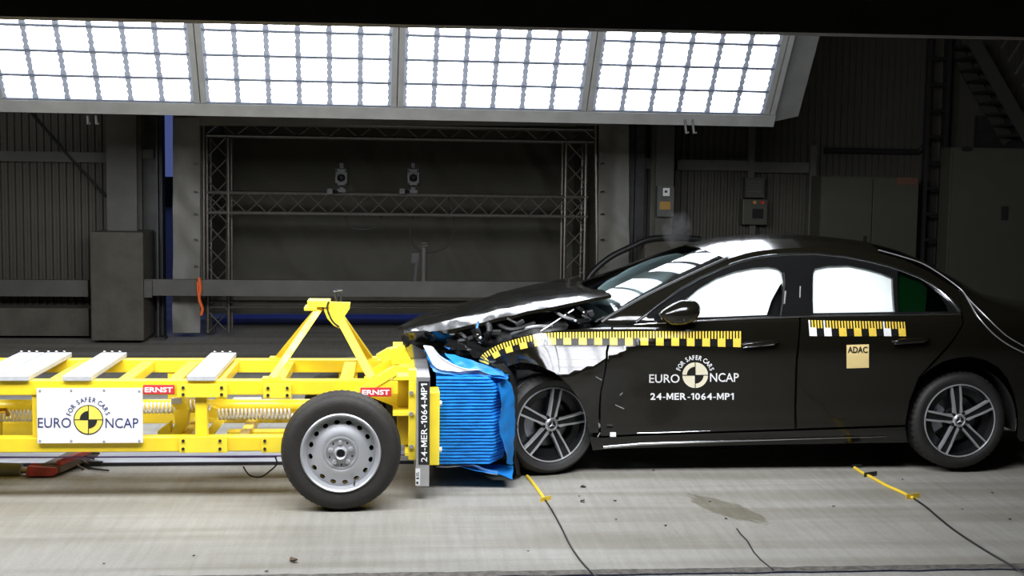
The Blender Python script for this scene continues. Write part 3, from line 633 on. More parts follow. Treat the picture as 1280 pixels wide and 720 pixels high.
# front structure
PX0, PX1 = pix(520, 540, -.75).x, pix(537, 540, -.75).x
pz0, pz1 = pix(528, 608, -.75).z, pix(528, 471, -.75).z
for Y in (YN, -.35, .10):
    b = MB(); b.pprism(((452, 499), (462, 478), (492, 463), (512, 466), (519.5, 474), (519.5, 570), (507, 568), (497, 522), (490, 514)), YN, YN+.02)
    b.v = [p+Vector((0, Y+.19-YN, 0)) for p in b.v]; b.build('web_plate', YEL, T)
for y in (473, 517.5, 568):
    q = pix(505, y, YN); x0 = pix(491 if y < 560 else 506, y, YN).x; b = MB(); b.box(x0, PX0-.002, YN, .9, q.z-.012, q.z+.012); b.build('shelf_rib', YEL2, T, bev=.003)
b = MB(); b.pbox(511, 463, 519.8, 575, YN+.001, YN+.10); b.build('front_flange', YEL2, T, bev=.003)
b = MB(); b.box(pix(497, 520, YN).x, PX0-.001, YN+.16, .9, rl0, ru1); b.build('bulkhead', YEL, T)
b = MB(); b.bar(pix(441, 495, YN+.02), pix(494, 463, YN+.02), .055, .05); b.build('gusset', YEL2, T, bev=.004)
b = MB(); b.pprism(((470, 444), (484, 436), (500, 432), (507, 434), (519, 462), (500, 462), (484, 458)), -.02, .04); b.build('upright_horn', YEL2, T, bev=.004)
b = MB(); b.pprism(((487, 437), (497, 434), (500, 455), (490, 456)), -.26, -.2); b.build('upright_horn', YEL, T, bev=.004)
for py in (491, 517, 558): 
    q = pix(514, py, YN); g = MB(); g.lathe([(0, -.014), (.012, -.014), (.014, 0)], 8, q); g.build('bolt', SILV, T)
b = MB(); b.box(PX0, PX1, -.75, 1.0, pz0, pz1); bp = b.build('barrier_plate', SILV, T, bev=.003)
SP = plane_surface(-.7515)
decal(SP, [(.0005, 0, quad2d(523, 476.5, 537, 581))], 'label_strip', BLK, bp)
v, f = text_number('24-MER-1064-MP1', 0, 0, 1, 1, .006)
decal(SP, [(.0012, 0, ([(526.3+y*7.6, 577.5-x*98) for x, y in v], f))], 'label_lettering', WPR, bp)
decal(SP, [(.0005, 0, quad2d(519.5, 585.5, 525, 606.5)), (.001, 1, quad2d(520.4, 597, 523.8, 599)), (.001, 1, quad2d(520.4, 591, 521.4, 595.5)), (.001, 1, quad2d(522.4, 590, 523.4, 596)), (.001, 1, quad2d(520.4, 602, 523, 605))], 'small_sticker', [WPR, BLK], bp)
b = MB(); b.pbox(537.3, 491, 549, 581.5, -.72, -.5); yp = b.build('mounting_plate', YEL2, T, bev=.003)
for py in (504, 562):
    q = pix(550.5, py, -.7); g = MB(); g.tube([q-Vector((.02, 0, 0)), q+Vector((.008, 0, 0))], .016, 8); g.build('bolt', WHT, yp)
# crushed blue honeycomb barrier
hx0 = pix(549, 520, -.5).x-.02; hz0 = pix(590, 580, -.5).z; hz1 = pix(590, 470.5, -.5).z
NR = 27; b = MB(); V = []
cols = 44
for j in range(NR*4+1):
    z = hz0+(hz1-hz0)*j/(NR*4); ph_ = j % 4
    rid = (.0, -.011, -.011, .0)[ph_]
    t = j/(NR*4)
    for i in range(cols+1):
        u = i/cols; xe = pix(640, 520, -.5).x-.06*(1-t)*0+.03*noise.noise((z*9, 3, 1))-.10*max(0, t-.84)*6*.45-(.02 if t < .1 else 0)
        x = hx0+(xe-hx0)*u
        fold = max(0, (u-.76)/.24)
        y = -.5+rid*(1+.35*noise.noise((x*14, z*40, 2)))+fold*.20+.03*fold*noise.noise((x*30, z*14, 5))+.003*noise.noise((x*9, z*9, 0))
        V.append((x, y, z+(.0015+.006*fold)*noise.noise((x*8, (j//4)*.9, 3))))
m = cols+1; rows_ = NR*4+1
b.add(V, [(j*m+i, j*m+i+1, (j+1)*m+i+1, (j+1)*m+i) for j in range(rows_-1) for i in range(cols)])
top = [V[(rows_-1)*m+i] for i in range(m)]; bot = [V[i] for i in range(m)]; rg = [V[j*m+cols] for j in range(rows_)]
b.add(top+[(p[0], .5, p[2]+.01) for p in top], [(i, i+1, m+i+1, m+i) for i in range(m-1)])
b.add(bot+[(p[0], .5, p[2]) for p in bot], [(i, i+1, m+i+1, m+i) for i in range(m-1)])
b.add(rg+[(p[0]+.03, .5, p[2]) for p in rg], [(i, i+1, rows_+i+1, rows_+i) for i in range(rows_-1)])
b.build('honeycomb_barrier', BLUE, T, True, ang=25, fix=False)
def sheet(ctrl, m, name, parent, n=24, k=8, amp=.006, th=0):       # crumpled strip between two curves
    A, B = spline(ctrl[0], n), spline(ctrl[1], n); b = MB(); V = []
    for i in range(n):
        for j in range(k+1):
            p = A[i].lerp(B[i], j/k); p = p+Vector((noise.noise(p*16), noise.noise(p*16+Vector((9, 0, 0))), noise.noise(p*16+Vector((0, 9, 0)))))*amp; V.append(p)
    b.add(V, [(i*(k+1)+j, i*(k+1)+j+1, (i+1)*(k+1)+j+1, (i+1)*(k+1)+j) for i in range(n-1) for j in range(k)])
    return b.build(name, m, parent, True, ang=60)
W_ = lambda l, Y: [pix(a, c, Y) for a, c in l]
sheet([W_([(541, 463), (560, 469), (600, 470), (634, 474)], -.5), W_([(530, 436), (560, 449), (610, 457), (638, 465)], -.15)], BLUED, 'cover_sheet', T, 30, 10, .012)
sheet([W_([(541, 456), (551, 462), (575, 464), (606, 462)], -.49), W_([(529, 432), (541, 434), (552, 446), (574, 462)], -.42)], SILV, 'peeled_foil', T, 24, 6, .004)
sheet([W_([(572, 459), (598, 464), (615, 467), (632, 470)], -.46), W_([(556, 441), (582, 448), (606, 456), (628, 463)], -.36)], BLUED, 'torn_sheet', T, 20, 6, .012)
sheet([W_([(548, 583), (575, 583), (600, 590), (620, 592), (641, 599)], -.50), W_([(548, 581), (580, 580), (605, 582), (625, 581), (641, 582)], -.3)], BLUED, 'torn_sheet', T, 26, 6, .008)
sheet([W_([(545, 584), (566, 584), (590, 583), (606, 591), (622, 594)], -.47), W_([(545, 583), (570, 582), (592, 581), (606, 586), (622, 589)], -.48)], SILV, 'peeled_foil', T, 24, 4, .003)
sheet([W_([(633, 474), (641, 485), (644, 510), (642, 560), (642, 580)], -.36), W_([(622, 480), (626, 500), (624, 530), (630, 560), (634, 580)], -.515)], BLUED, 'crushed_edge', T, 30, 6, .010)
# wheels of the trolley
def steel_wheel(c, R, parent, out=-1):
    def P(pr): return [(r, y*(-out)) for r, y in pr]
    b = MB(); prof = P([(.215, .03), (.222, .0), (.24, -.002), (.27, -.010), (.30, -.006), (.322, .012), (R-.006, .035), (R, .06), (R-.004, .066), (R, .072), (R+.001, .10), (R-.005, .104), (R+.001, .108), (R, .14), (R-.006, .165), (.31, .195), (.26, .205), (.215, .18)])
    def mod(i, j, r, y):
        if j in (6, 7, 13, 14) and i % 2: r -= .006
        a = 2*pi*i/120
        if sin(a) < -.90 and r > .25: r = min(r, (c[2]-.003)/-sin(a))
        return r, y
    b.lathe(prof, 120, c, mod=mod); ty = b.build('tyre', RUBO, parent, True, ang=50)
    b = MB(); b.lathe(P([(.222, .012), (.226, -.002), (.220, -.008), (.212, -.004), (.207, .012), (.200, .028), (.195, .034), (.193, .045), (.193, .19)]), 72, c); rm = b.build('rim', STLW, parent, True, ang=60)
    # dish with sixteen ventilation holes
    NH = 16; NS = 12; ro, ri, rc = .194, .148, .172
    prf = ((.095, .010), (.108, .003), (.125, .008), (.148, .019), (.194, .040))
    def yy(r):
        for (r0, y0), (r1, y1) in zip(prf, prf[1:]):
            if r <= r1: return y0+(y1-y0)*max(0, (r-r0))/(r1-r0)
        return prf[-1][1]
    C3 = Vector(c); at3 = lambda r, a: Vector((r*cos(a), yy(r)*(-out), r*sin(a)))+C3
    b = MB(); b.lathe(P([(.095, .010), (.1, .005), (.108, .003), (.116, .005), (.125, .008), (.136, .013), (.148, .019)]), 96, c)
    for h in range(NH):
        ac = 2*pi*(h+.35)/NH; da = 2*pi/NH/2; NQ = 24; inn = []; outr = []
        for j in range(NQ):
            t = 2*pi*j/NQ+pi/4*0; er, et = cos(t), sin(t)
            inn.append((rc+.0125*er, ac+.0165*et/rc))
            m = max(abs(er), abs(et)); outr.append((rc+(ro-rc if er > 0 else rc-ri)*er/m, ac+da*et/m))
        V = [at3(*p) for p in inn]+[at3(*p) for p in outr]+[at3(*p)+Vector((0, .022*(-out), 0)) for p in inn]
        b.add(V, [f for j in range(NQ) for f in ((j, (j+1) % NQ, NQ+(j+1) % NQ, NQ+j), (j, (j+1) % NQ, 2*NQ+(j+1) % NQ, 2*NQ+j))])
    b.build('dish', STLW, rm, True, ang=40)
    b = MB(); b.lathe(P([(0, .09), (.184, .09)]), 40, c); b.build('drum', HOLE, rm)
    b = MB(); b.lathe(P([(.097, .012), (.093, .004), (.085, .004), (.080, .014), (.06, .016), (.038, .014), (.034, -.012), (.030, -.018), (.025, -.014), (.022, .012)]), 40, c); hb = b.build('hub', STLW, rm, True, ang=40); b = MB(); b.lathe(P([(0, .012), (.0225, .012)]), 20, c); b.build('hub_cap', DKMET, rm)
    for k in range(5):
        a = 2*pi*k/5+pi/2+.05; g = MB(); g.lathe(P([(0, -.012), (.010, -.010), (.014, .0), (.015, .016)]), 8, (c[0]+.060*cos(a), c[1], c[2]+.060*sin(a))); g.build('wheel_nut', SILV, rm)
        a += pi/5; g = MB(); g.lathe(P([(0, .002), (.006, .004)]), 8, (c[0]+.066*cos(a), c[1]-.005*(-out)*0, c[2]+.066*sin(a))); g.build('wheel_hole', HOLE, rm)
    g = MB(); q = Vector((c[0]+.075, c[1]+.0, c[2]-.185)); g.tube([q, q+Vector((.004, .01*out, .03))], .005, 6); g.build('valve', BLACKP, rm)
wc = (tw.x, -1.0, .338)
steel_wheel(wc, .338, T); steel_wheel((tw.x+.03, .60, .336), .336, T, 1)
b = MB(); b.tube([(tw.x, -.85, .336), (tw.x, .45, .336)], .045, 12); b.build('axle', YEL, T, True)
b = MB(); b.box(tw.x-.06, tw.x+.06, YN+.02, YN+.07, .30, ru0); b.build('axle_bracket', YEL, T)
b = MB(); b.box(tw.x-.06, tw.x+.06, YF+.02, YF+.07, .30, ru0); b.build('axle_bracket', YEL, T)
# thin cables below the frame
g = MB(); g.tube(spline([pix(*p, -.55) for p in ((-20, 571), (120, 571.5), (220, 571), (300, 571.5), (346, 571))], 30), .004, 5); g.build('brake_line', mat('violet_line', (.10, .05, .25), .5), T)
g = MB(); g.tube(spline([pix(*p, -.5) for p in ((344, 571), (346, 580), (338, 588), (326, 596), (312, 594), (304, 583))], 20), .005, 5); g.build('hanging_wire', BLK, T)
# trolley rear wheels, outside the frame but part of the trolley
steel_wheel((-3.9, -.905, .336), .336, T); steel_wheel((-3.9, .60, .336), .336, T, 1)
b = MB(); b.tube([(-3.9, -.75, .336), (-3.9, .45, .336)], .045, 12); b.build('axle', YEL, T, True)
T.location.y += YOFF; YOFF = 0.0
# red tow carriage on the track
tc = thing('tow_carriage', 'battered red tow carriage with a grey cylinder on the floor track', 'carriage', pixz(66, 592))
Yc0 = pixz(60, 598).y
def zx(px, py, Y): p = pix(px, py, Y); return (p.x, p.z)
g = MB(); g.prism([(zx(31, 585, Yc0)[0], .012), (zx(66, 600, Yc0)[0], .012), (zx(72, 596, Yc0)[0], .03), (zx(70, 585, Yc0)[0], zx(70, 585, Yc0)[1]), (zx(34, 583, Yc0)[0], zx(34, 583, Yc0)[1])], Yc0, Yc0+.10); g.build('nose_block', REDM, tc, bev=.006)
A0 = Vector((zx(44, 583, Yc0)[0], Yc0+.02, zx(44, 584, Yc0)[1])); 
g = MB(); g.add([A0, A0+Vector((.15, 0, 0)), A0+Vector((.27, .48, .012)), A0+Vector((.12, .48, .012)), A0-Vector((0, 0, .04)), A0+Vector((.15, 0, -.04)), A0+Vector((.27, .48, -.04)), A0+Vector((.12, .48, -.04))],
             [(0, 1, 2, 3), (4, 5, 6, 7), (0, 1, 5, 4), (1, 2, 6, 5), (2, 3, 7, 6), (3, 0, 4, 7)]); g.build('top_plate', mat('worn_brown', (.13, .09, .07), .5, .3, .4, 10), tc, bev=.004)
g = MB(); g.bar(A0+Vector((.13, .02, .012)), A0+Vector((.27, .48, .024)), .03); g.build('edge_rail', REDM, tc)
for k in range(5):
    p = A0+Vector((.27-.02*k, .44-.06*k, -.01*k+.01)); g = MB(); g.bar(p, p+Vector((.05, .0, .01-.012*k)), .012); g.build('pin', mat('rusty_steel', (.10, .07, .05), .6, .5, .4, 30), tc)
a, c = pix(-40, 586, Yc0+.1), pix(27, 588, Yc0+.1); g = MB(); g.tube([a, c], .045, 14); g.build('cylinder', mat('grey_cylinder', (.22, .22, .21), .5, .3, .2), tc, True)
g = MB(); g.tube([c, pix(40, 588, Yc0+.1)], .02, 10); g.build('piston_rod', SILV, tc)
a = pixz(107, 578.5, .03); c = pixz(128, 579, .03); g = MB(); g.bar(a, c, .025); g.build('tail_pin', DKMET, tc)
wire([pixz(104, 582, .01), pixz(118, 586, .01), pixz(136, 588, .01)], .006, 'stray_wire', BLACKP, 'short black wire lying on the floor right of the tow carriage', 12)

# ------------------------------------------------------------------ black saloon car
YC = .92
KN = ((-.1, .14), (.08, .10), (.18, .058), (.35, .030), (.55, .004), (.74, -.022), (.86, -.020), (.955, -.004), (.985, .018), (1.08, .103), (1.2, .195), (1.32, .278), (1.42, .36), (1.5, .44), (1.6, .56))
lerp = lambda a, c, t: a+(c-a)*t
mz = lambda z: .1166+.934*z
mx = lambda x: .94*x
def cbox(g, x0, x1, y0, y1, z0, z1): return g.box(mx(x0), mx(x1), y0, y1, mz(z0), mz(z1))
KN = tuple((mz(a), b) for a, b in KN)
def base_y(z):
    for i in range(len(KN)-1):
        if z <= KN[i+1][0] or i == len(KN)-2:
            z0, y0 = KN[max(i-1, 0)]; z1, y1 = KN[i]; z2, y2 = KN[i+1]; z3, y3 = KN[min(i+2, len(KN)-1)]
            t = (z-z1)/(z2-z1); h = z2-z1
            m1 = (y2-y0)/(z2-z0)*h if i else (y2-y1); m2 = (y3-y1)/(z3-z1)*h
            t2, t3 = t*t, t*t*t
            return (2*t3-3*t2+1)*y1+(t3-2*t2+t)*m1+(-2*t3+3*t2)*y2+(t3-t2)*m2
    return KN[-1][1]
def ss(a, b, x): t = min(1, max(0, (x-a)/(b-a))); return t*t*(3-2*t)
def Ys(x, z):
    y = base_y(z); x = x/.94; z = (z-.1166)/.934
    if x < 1.15: y += .10*(1.15-x)**2
    if x > 3.7: y += .10*(x-3.7)**2
    if z > .95: y += .16*ss(3.1, 4.8, x)*ss(.95, 1.25, z)
    # dented wing: pushed out below the shoulder, so that its upper half leans back
    X, Z = x*.94, .1166+z*.934
    k = ss(.76, 1.02, X)*(1-ss(1.5, 2.1, X)); zl = lerp(.68, .895, ss(1.0, 1.7, X)); zt = .97
    if Z < zt and k > 0:
        d = zt-max(Z, zl); d = d*.70*ss(0, .05, d+.01)
        y -= d*k*(1-ss(0, .40, zl-Z))
    return y
def nrm(x, z):
    e = .004; gx = (Ys(x+e, z)-Ys(x-e, z))/(2*e); gz = (Ys(x, z+e)-Ys(x, z-e))/(2*e)
    return Vector((gx, -1, gz)).normalized()
def cpt(px, py, lift=0.0):
    Y = 0.0
    for i in range(14):
        p = pix(px, py, Y); Y = Ys(p.x, p.z)-lift
    return pix(px, py, Y)
CAR = thing('car', 'black saloon car with crumpled bonnet and white crash test markings', 'car', (2.7, YC, 0))
def side_panel(name, outline, m, holes=(), off=0.0, ret=.022, far=True, step=.07, bul=0.0, parent=None, smooth_out=False):
    """piece of the body side: an outline cut from the side surface, with turned-in edges; mirrored for the far side"""
    loops = [[cpt(*p) for p in l] for l in (outline, *holes)]
    loops2 = [[Vector((p.x, p.z, 0)) for p in l] for l in loops]
    tri = geometry.tessellate_polygon(loops2); flat = [p for l in loops2 for p in l]
    bm = bmesh.new(); vs = [bm.verts.new((p.x, 0, p.y)) for p in flat]
    for t in tri:
        try: bm.faces.new([vs[i] for i in t])
        except ValueError: pass
    bm.normal_update()
    x0, x1 = min(p.x for p in flat), max(p.x for p in flat); z0, z1 = min(p.y for p in flat), max(p.y for p in flat)
    k = math.ceil(x0/step)*step
    while k < x1:
        bmesh.ops.bisect_plane(bm, geom=bm.verts[:]+bm.edges[:]+bm.faces[:], plane_co=(k, 0, 0), plane_no=(1, 0, 0)); k += step
    k = math.ceil(z0/(step*.6))*step*.6
    while k < z1:
        bmesh.ops.bisect_plane(bm, geom=bm.verts[:]+bm.edges[:]+bm.faces[:], plane_co=(0, 0, k), plane_no=(0, 0, 1)); k += step*.6
    xc, zc, xw, zw = (x0+x1)/2, (z0+z1)/2, (x1-x0)/2, (z1-z0)/2
    V = [(v.co.x, v.co.z) for v in bm.verts]; bm.verts.index_update()
    Fs = [[v.index for v in f.verts] for f in bm.faces]
    ed = [(e.verts[0].index, e.verts[1].index) for e in bm.edges if len(e.link_faces) == 1]
    bm.free()
    def yof(x, z):
        return Ys(x, z)+off-(bul*max(0, 1-((x-xc)/xw)**2)*max(0, 1-((z-zc)/zw)**2) if bul else 0)+(bul*.35*noise.noise((x*7, z*9, 2)) if bul else 0)
    objs = []
    for side in ((0, 1) if far else (0,)):
        P = []; N = []
        for x, z in V:
            y = yof(x, z); n = nrm(x, z)
            P.append(Vector((x, y if side == 0 else 2*YC-y, z))); N.append(n if side == 0 else Vector((n.x, -n.y, n.z)))
        F2 = []
        for f in Fs:
            a, b_, c = (P[i] for i in f[:3]); g = (b_-a).cross(c-a)
            F2.append(f if g.dot(N[f[0]]) > 0 else f[::-1])
        k = len(P); mp = {}
        nf = len(F2)
        P2 = list(P); N2 = list(N); sgn = 1 if side == 0 else -1
        for a, b_ in ed:
            ids = []
            for i in (a, b_):
                if i not in mp:
                    mp[i] = (len(P2), len(P2)+1); P2 += [P[i].copy(), P[i]+Vector((0, ret*sgn, 0))]; N2 += [None, None]
                ids.append(mp[i])
            F2.append([ids[0][0], ids[1][0], ids[1][1], ids[0][1]])
        O = ORG[CAR.name]; me = bpy.data.meshes.new(name); me.from_pydata([p-O for p in P2], [], F2); me.materials.append(m)
        if not bul:
            me.polygons.foreach_set('use_smooth', [True]*len(F2))
            nn = [tuple(n) if n is not None else (0, 0, 0) for n in N2]
            me.normals_split_custom_set_from_vertices(nn)
        else:
            me.polygons.foreach_set('use_smooth', [True]*len(F2))
        o = bpy.data.objects.new(name, me); COL.objects.link(o); o.parent = parent or CAR; ORG[o.name] = O; objs.append(o)
    return objs
arch_f = [(737, 541), (733, 520), (726, 502), (712, 482), (694, 466), (672, 456), (650, 453), (634, 458), (622, 464)]
side_panel('front_wing', [(604, 455), (598, 450), (606, 441), (622, 431), (640, 424), (662, 418), (686, 414.5), (730, 411), (764, 408.5), (757, 440), (750, 490), (748, 541)]+arch_f, PAINT, step=.04)
fd = side_panel('front_door', [(767, 408.3), (792, 407), (824, 404.3), (900, 400), (973, 397), (998.5, 396.3), (998, 420), (994.5, 450), (992.5, 510), (993, 536), (900, 539), (795, 542.5), (751, 545), (752, 490), (760, 440)], PAINT, step=.045)
rdr = side_panel('rear_door', [(1001.5, 396.2), (1100, 394.5), (1201, 393), (1203, 405), (1191, 424), (1163, 455), (1148, 472), (1137, 500), (1131, 531), (1060, 533.5), (996, 535.5), (995.5, 510), (997.5, 450), (1001, 420)], PAINT)
arch_r = [(1152, 470), (1163, 461), (1178, 452), (1196, 447), (1214, 446), (1232, 450), (1248, 459), (1260, 473), (1268, 492), (1272, 515), (1271, 545)]
side_panel('rear_quarter', [(1204, 393), (1206, 405), (1194, 425.5), (1166, 456.5)]+arch_r+[(1275, 552), (1340, 548), (1398, 535), (1412, 500), (1414, 450), (1404, 416), (1370, 404), (1310, 396), (1262, 387), (1228, 377), (1199, 362)], PAINT)
side_panel('sill', [(737, 546), (752, 547.5), (795, 545), (900, 541.5), (994, 538.5), (1131, 534), (1134, 553), (921, 556.5), (761, 561), (741, 563)], PAINT, ret=.08)
E_px = [(752, 404), (760, 398), (786, 383), (812, 369), (843, 354), (873, 340), (909, 324), (940, 315), (974, 311), (1010, 309.5), (1050, 310.5), (1100, 317), (1130, 325), (1160, 339), (1197, 361.5)]
ch_up = [(794, 404), (824, 381), (851, 361), (876, 347), (903, 335), (921, 328.5), (940, 323.5), (962, 320), (989, 318), (1020, 317.5), (1056, 321), (1085, 326.5), (1111, 333), (1131, 340), (1151, 348), (1166, 357), (1178, 366), (1188, 375), (1195, 383), (1200, 391)]
side_panel('roof_rail', E_px+[(1202, 391)]+[(x+1, y-1.5) for x, y in ch_up[::-1]]+[(766, 407)], PAINT)
W1 = [(840, 398), (845, 388), (855, 376), (873, 361), (896, 347.5), (918, 339.5), (940, 335), (960, 333.5), (971, 335.5), (977, 341), (979, 352), (977, 375), (974.5, 393), (900, 396)]
W2 = [(1016.5, 391.5), (1016.5, 340), (1019, 335.5), (1035, 332.5), (1059, 331.8), (1080, 335.5), (1100, 341), (1116, 347), (1118.5, 390)]
W3 = [(1123, 390), (1122.5, 338), (1137, 342), (1151, 349), (1164, 359), (1175, 370), (1183, 382), (1186, 389.5)]
side_panel('window_surround', ch_up[:1]+ch_up[1:]+[(1100, 393.3), (998, 395.2), (900, 399), (824, 403.6)], GLOSSB, holes=(W1, W2, W3), ret=.03)
side_panel('window_glass', W1, GLS, off=.008, ret=.004); side_panel('window_glass', W2, GLS, off=.008, ret=.004); side_panel('quarter_window', W3, GLG, off=.008, ret=.004)
side_panel('curtain_airbag', [(832, 402), (842, 385), (853, 373), (872, 358), (896, 345), (918, 337), (940, 332), (962, 331), (974, 334), (979, 342), (981, 352), (976, 358), (966, 376), (957, 402)], BAG, off=.035, ret=.05, bul=.012)
side_panel('curtain_airbag', [(1010, 398), (1010, 334), (1020, 329), (1059, 327), (1100, 337), (1121, 344), (1122, 397)], BAG, off=.035, ret=.05, bul=.012)
side_panel('added_backing', [(1119, 396), (1119, 335), (1150, 345), (1163, 362), (1160, 396)], mat('added_backing_grey', (.42, .42, .42), .8), off=.05, ret=.01)  # pale backing added to brighten the quarter glass, for the lit far side
for side in (0, 1):
    mir = lambda p: p if side == 0 else Vector((p.x, 2*YC-p.y, p.z))
    g = MB(); g.tube([mir(cpt(x, y, .006)) for x, y in ch_up], .011, 8); g.build('window_chrome', CHROME, CAR, True, ang=80)
    g = MB(); g.tube([mir(cpt(x, y, .006)) for x, y in ((793, 406), (824, 403.8), (900, 399.6), (973, 396.6), (1000, 395.6), (1100, 393.9), (1201, 392.3))], .0065, 8); g.build('belt_chrome', CHROME, CAR, True, ang=80)
    g = MB(); g.tube([mir(cpt(x, y, .002)) for x, y in ((979.5, 341), (981, 352), (979, 375), (976, 395))], .006, 6); g.build('window_seal', SATIN, CAR, True)
    g = MB(); g.tube([mir(cpt(x, y, .004)) for x, y in ((754, 559), (800, 555), (900, 551.5), (1000, 548.5), (1108, 545.5))], [.011, .010, .007, .005, .002], 8); g.build('sill_highlight', CHROME, CAR, True, ang=80)  # last tube: highlight on the sill crease, added as a bright strip
g = MB(); g.tube([cpt(x, y, .001) for x, y in ((797, 541.5), (840, 540.3), (888, 538.6))], .0022, 6); g.build('upper_sill_highlight', CHROME, CAR, True)  # smaller highlight on the upper sill, added as a thin bright tube
g = MB(); g.tube([cpt(1000, 372, .004), cpt(1000.5, 358, .004)], .004, 5); g.tube([cpt(980.5, 380, .004), cpt(982, 364, .004)], .006, 5); g.build('pillar_reflex_strip', SILV, CAR, True)
# --- roof, screens, boot lid: lofts from side edge to side edge
EN = [cpt(x, y) for x, y in E_px]
def loft(pts, xb, crown, name, m, nx=22, ex=2.2, thick=.02, n=None):
    P = spline(pts, n or len(pts)*3); b = MB(); V = []; N = len(P)
    for i, p in enumerate(P):
        u = i/(N-1); s = xb(u); c = crown(u)
        for j in range(nx+1):
            t = -1+2*j/nx; k = 1-abs(t)**ex; V.append((p.x-s*k, YC+(YC-p.y)*t, p.z+c*k))
    F_ = [(i*(nx+1)+j, i*(nx+1)+j+1, (i+1)*(nx+1)+j+1, (i+1)*(nx+1)+j) for i in range(N-1) for j in range(nx)]
    b.add(V, F_)
    if thick:
        k = len(V); b.add([Vector(v)-Vector((0, 0, thick)) for v in V], [f[::-1] for f in F_])
        rim = [i*(nx+1) for i in range(N)]
        for r in (rim, [q+nx for q in rim], list(range(nx+1)), list(range((N-1)*(nx+1), N*(nx+1)))):
            b.f += [[a, c, c+k, a+k] for a, c in zip(r, r[1:])]; b.mi += [0]*(len(r)-1)
    return b.build(name, m, CAR, True, ang=50)
loft(EN[0:7], lambda u: lerp(.24, .11, u), lambda u: lerp(.030, .05, u), 'windscreen', GLW, thick=0, ex=2.8)
loft(EN[6:12], lambda u: lerp(.11, -.05, u), lambda u: lerp(.06, .065, u), 'roof', PAINT)
loft(EN[11:15], lambda u: lerp(-.05, -.22, u), lambda u: lerp(.065, .03, u), 'rear_window', GLG, thick=0)
TL = [EN[14]]+[cpt(x, y) for x, y in ((1228, 377), (1262, 387), (1310, 396), (1370, 404), (1404, 416))]
loft(TL, lambda u: lerp(-.22, -.12, u), lambda u: lerp(.03, .04, u), 'boot_lid', PAINT)
tp = [cpt(1404, 416), cpt(1414, 450), cpt(1412, 500), cpt(1398, 535)]
loft(tp, lambda u: -.14, lambda u: .0, 'rear_bumper', PAINT, thick=0)
g = MB(); p = EN[0]; q = EN[6]
for s in (0, 1):
    pts = [Vector((v.x, v.y if s == 0 else 2*YC-v.y, v.z+.006)) for v in EN[0:7]]; g = MB(); g.tube(spline(pts, 20), .012, 6); g.build('screen_seal', SATIN, CAR, True)
# --- bonnet: five lengthwise curves, buckled
def cv(l, Y): return [pix(x, y, Y) for x, y in l]
hn = cv([(505, 411), (519, 414.5), (550, 412.5), (597, 404.5), (636, 394.5), (682, 385), (729, 375.5), (764, 367.5)], .14)
hc = cv([(503, 408), (520, 405.5), (552, 400), (597, 391), (636, 381.5), (682, 373), (728, 366.5), (757, 364)], .34)
hr = cv([(501, 406), (520, 399), (550, 390), (590, 378.5), (632, 368.5), (680, 360.5), (722, 357), (744, 359.5)], YC)
mirc = lambda l: [Vector((p.x, 2*YC-p.y, p.z)) for p in l]
CT = [spline(c, 40) for c in (hn, hc, hr)]
CTm = [[Vector((p.x+sh*(1-i/39)**1.4, 2*YC-p.y, p.z)) for i, p in enumerate(c)] for c, sh in ((CT[1], .30), (CT[0], .55))]
rows5 = [CT[0], CT[1], CT[2], CTm[0], CTm[1]]
b = MB(); V = []; M_ = 33
for i in range(40):
    pr = spline([r[i] for r in rows5], M_)
    for j, p in enumerate(pr):
        u = i/39; d = .006*noise.noise((p.x*7, p.y*5, 1))+.010*noise.noise((p.x*3.5, p.y*3, 8))*(1-u*.5)
        d += .007*noise.noise((p.x*13, p.y*11, 4))*math.exp(-((j-6)/5)**2); d -= .014*math.exp(-((u-.52)/.035)**2)*(.4+.6*noise.noise((p.y*3, 2, 2)))
        V.append(p+Vector((0, 0, d)))
F_ = [(i*M_+j, i*M_+j+1, (i+1)*M_+j+1, (i+1)*M_+j) for i in range(39) for j in range(M_-1)]
b.add(V, F_); k = len(V); b.add([v-Vector((0, 0, .022)) for v in V], [f[::-1] for f in F_])
for r in ([i*M_ for i in range(40)], [i*M_+M_-1 for i in range(40)], list(range(M_)), list(range(39*M_, 40*M_))):
    b.f += [[a, c, c+k, a+k] for a, c in zip(r, r[1:])]; b.mi += [0]*(len(r)-1)
b.build('bonnet', PAINT, CAR, True, ang=40)
wf = pix(690, 531, .075); wr = pix(1200, 526, .045)
# --- crushed front end and engine bay
def crumple(path_a, path_b, m, name, n=22, k=8, amp=.02): return sheet([path_a, path_b], m, name, CAR, n, k, amp)
g = MB(); cbox(g, .34, 1.45, .62, 1.62, .16, .84); g.build('engine_block', SATIN, CAR, bev=.05)
g = MB(); cbox(g, .86, 1.5, .34, .62, .20, .80); g.build('inner_wing', SATIN, CAR, bev=.04)
g = MB(); cbox(g, .22, .45, .66, 1.15, .74, .84); cbox(g, .28, .40, .66, 1.75, .18, .74); g.build('crushed_bumper', SATIN, CAR, bev=.03)
g = MB(); cbox(g, 1.3, 1.62, .16, 1.68, .80, .955); g.build('cowl', SATIN, CAR, bev=.02)
crumple(cv([(512, 428), (540, 420), (580, 416), (640, 402), (700, 388)], .30), cv([(520, 433), (556, 440), (600, 445), (650, 432), (712, 412)], .22), SATIN, 'radiator_panel', 30, 10, .025)
crumple(cv([(500, 420), (515, 414), (545, 415), (570, 417)], .02), cv([(506, 434), (524, 428), (552, 430), (580, 432)], .20), GLOSSB, 'torn_grille', 20, 6, .02)
crumple(cv([(556, 431), (580, 437), (600, 447), (618, 455)], .0), cv([(572, 420), (596, 426), (622, 436), (640, 440)], .15), GLOSSB, 'torn_headlamp', 20, 8, .022)
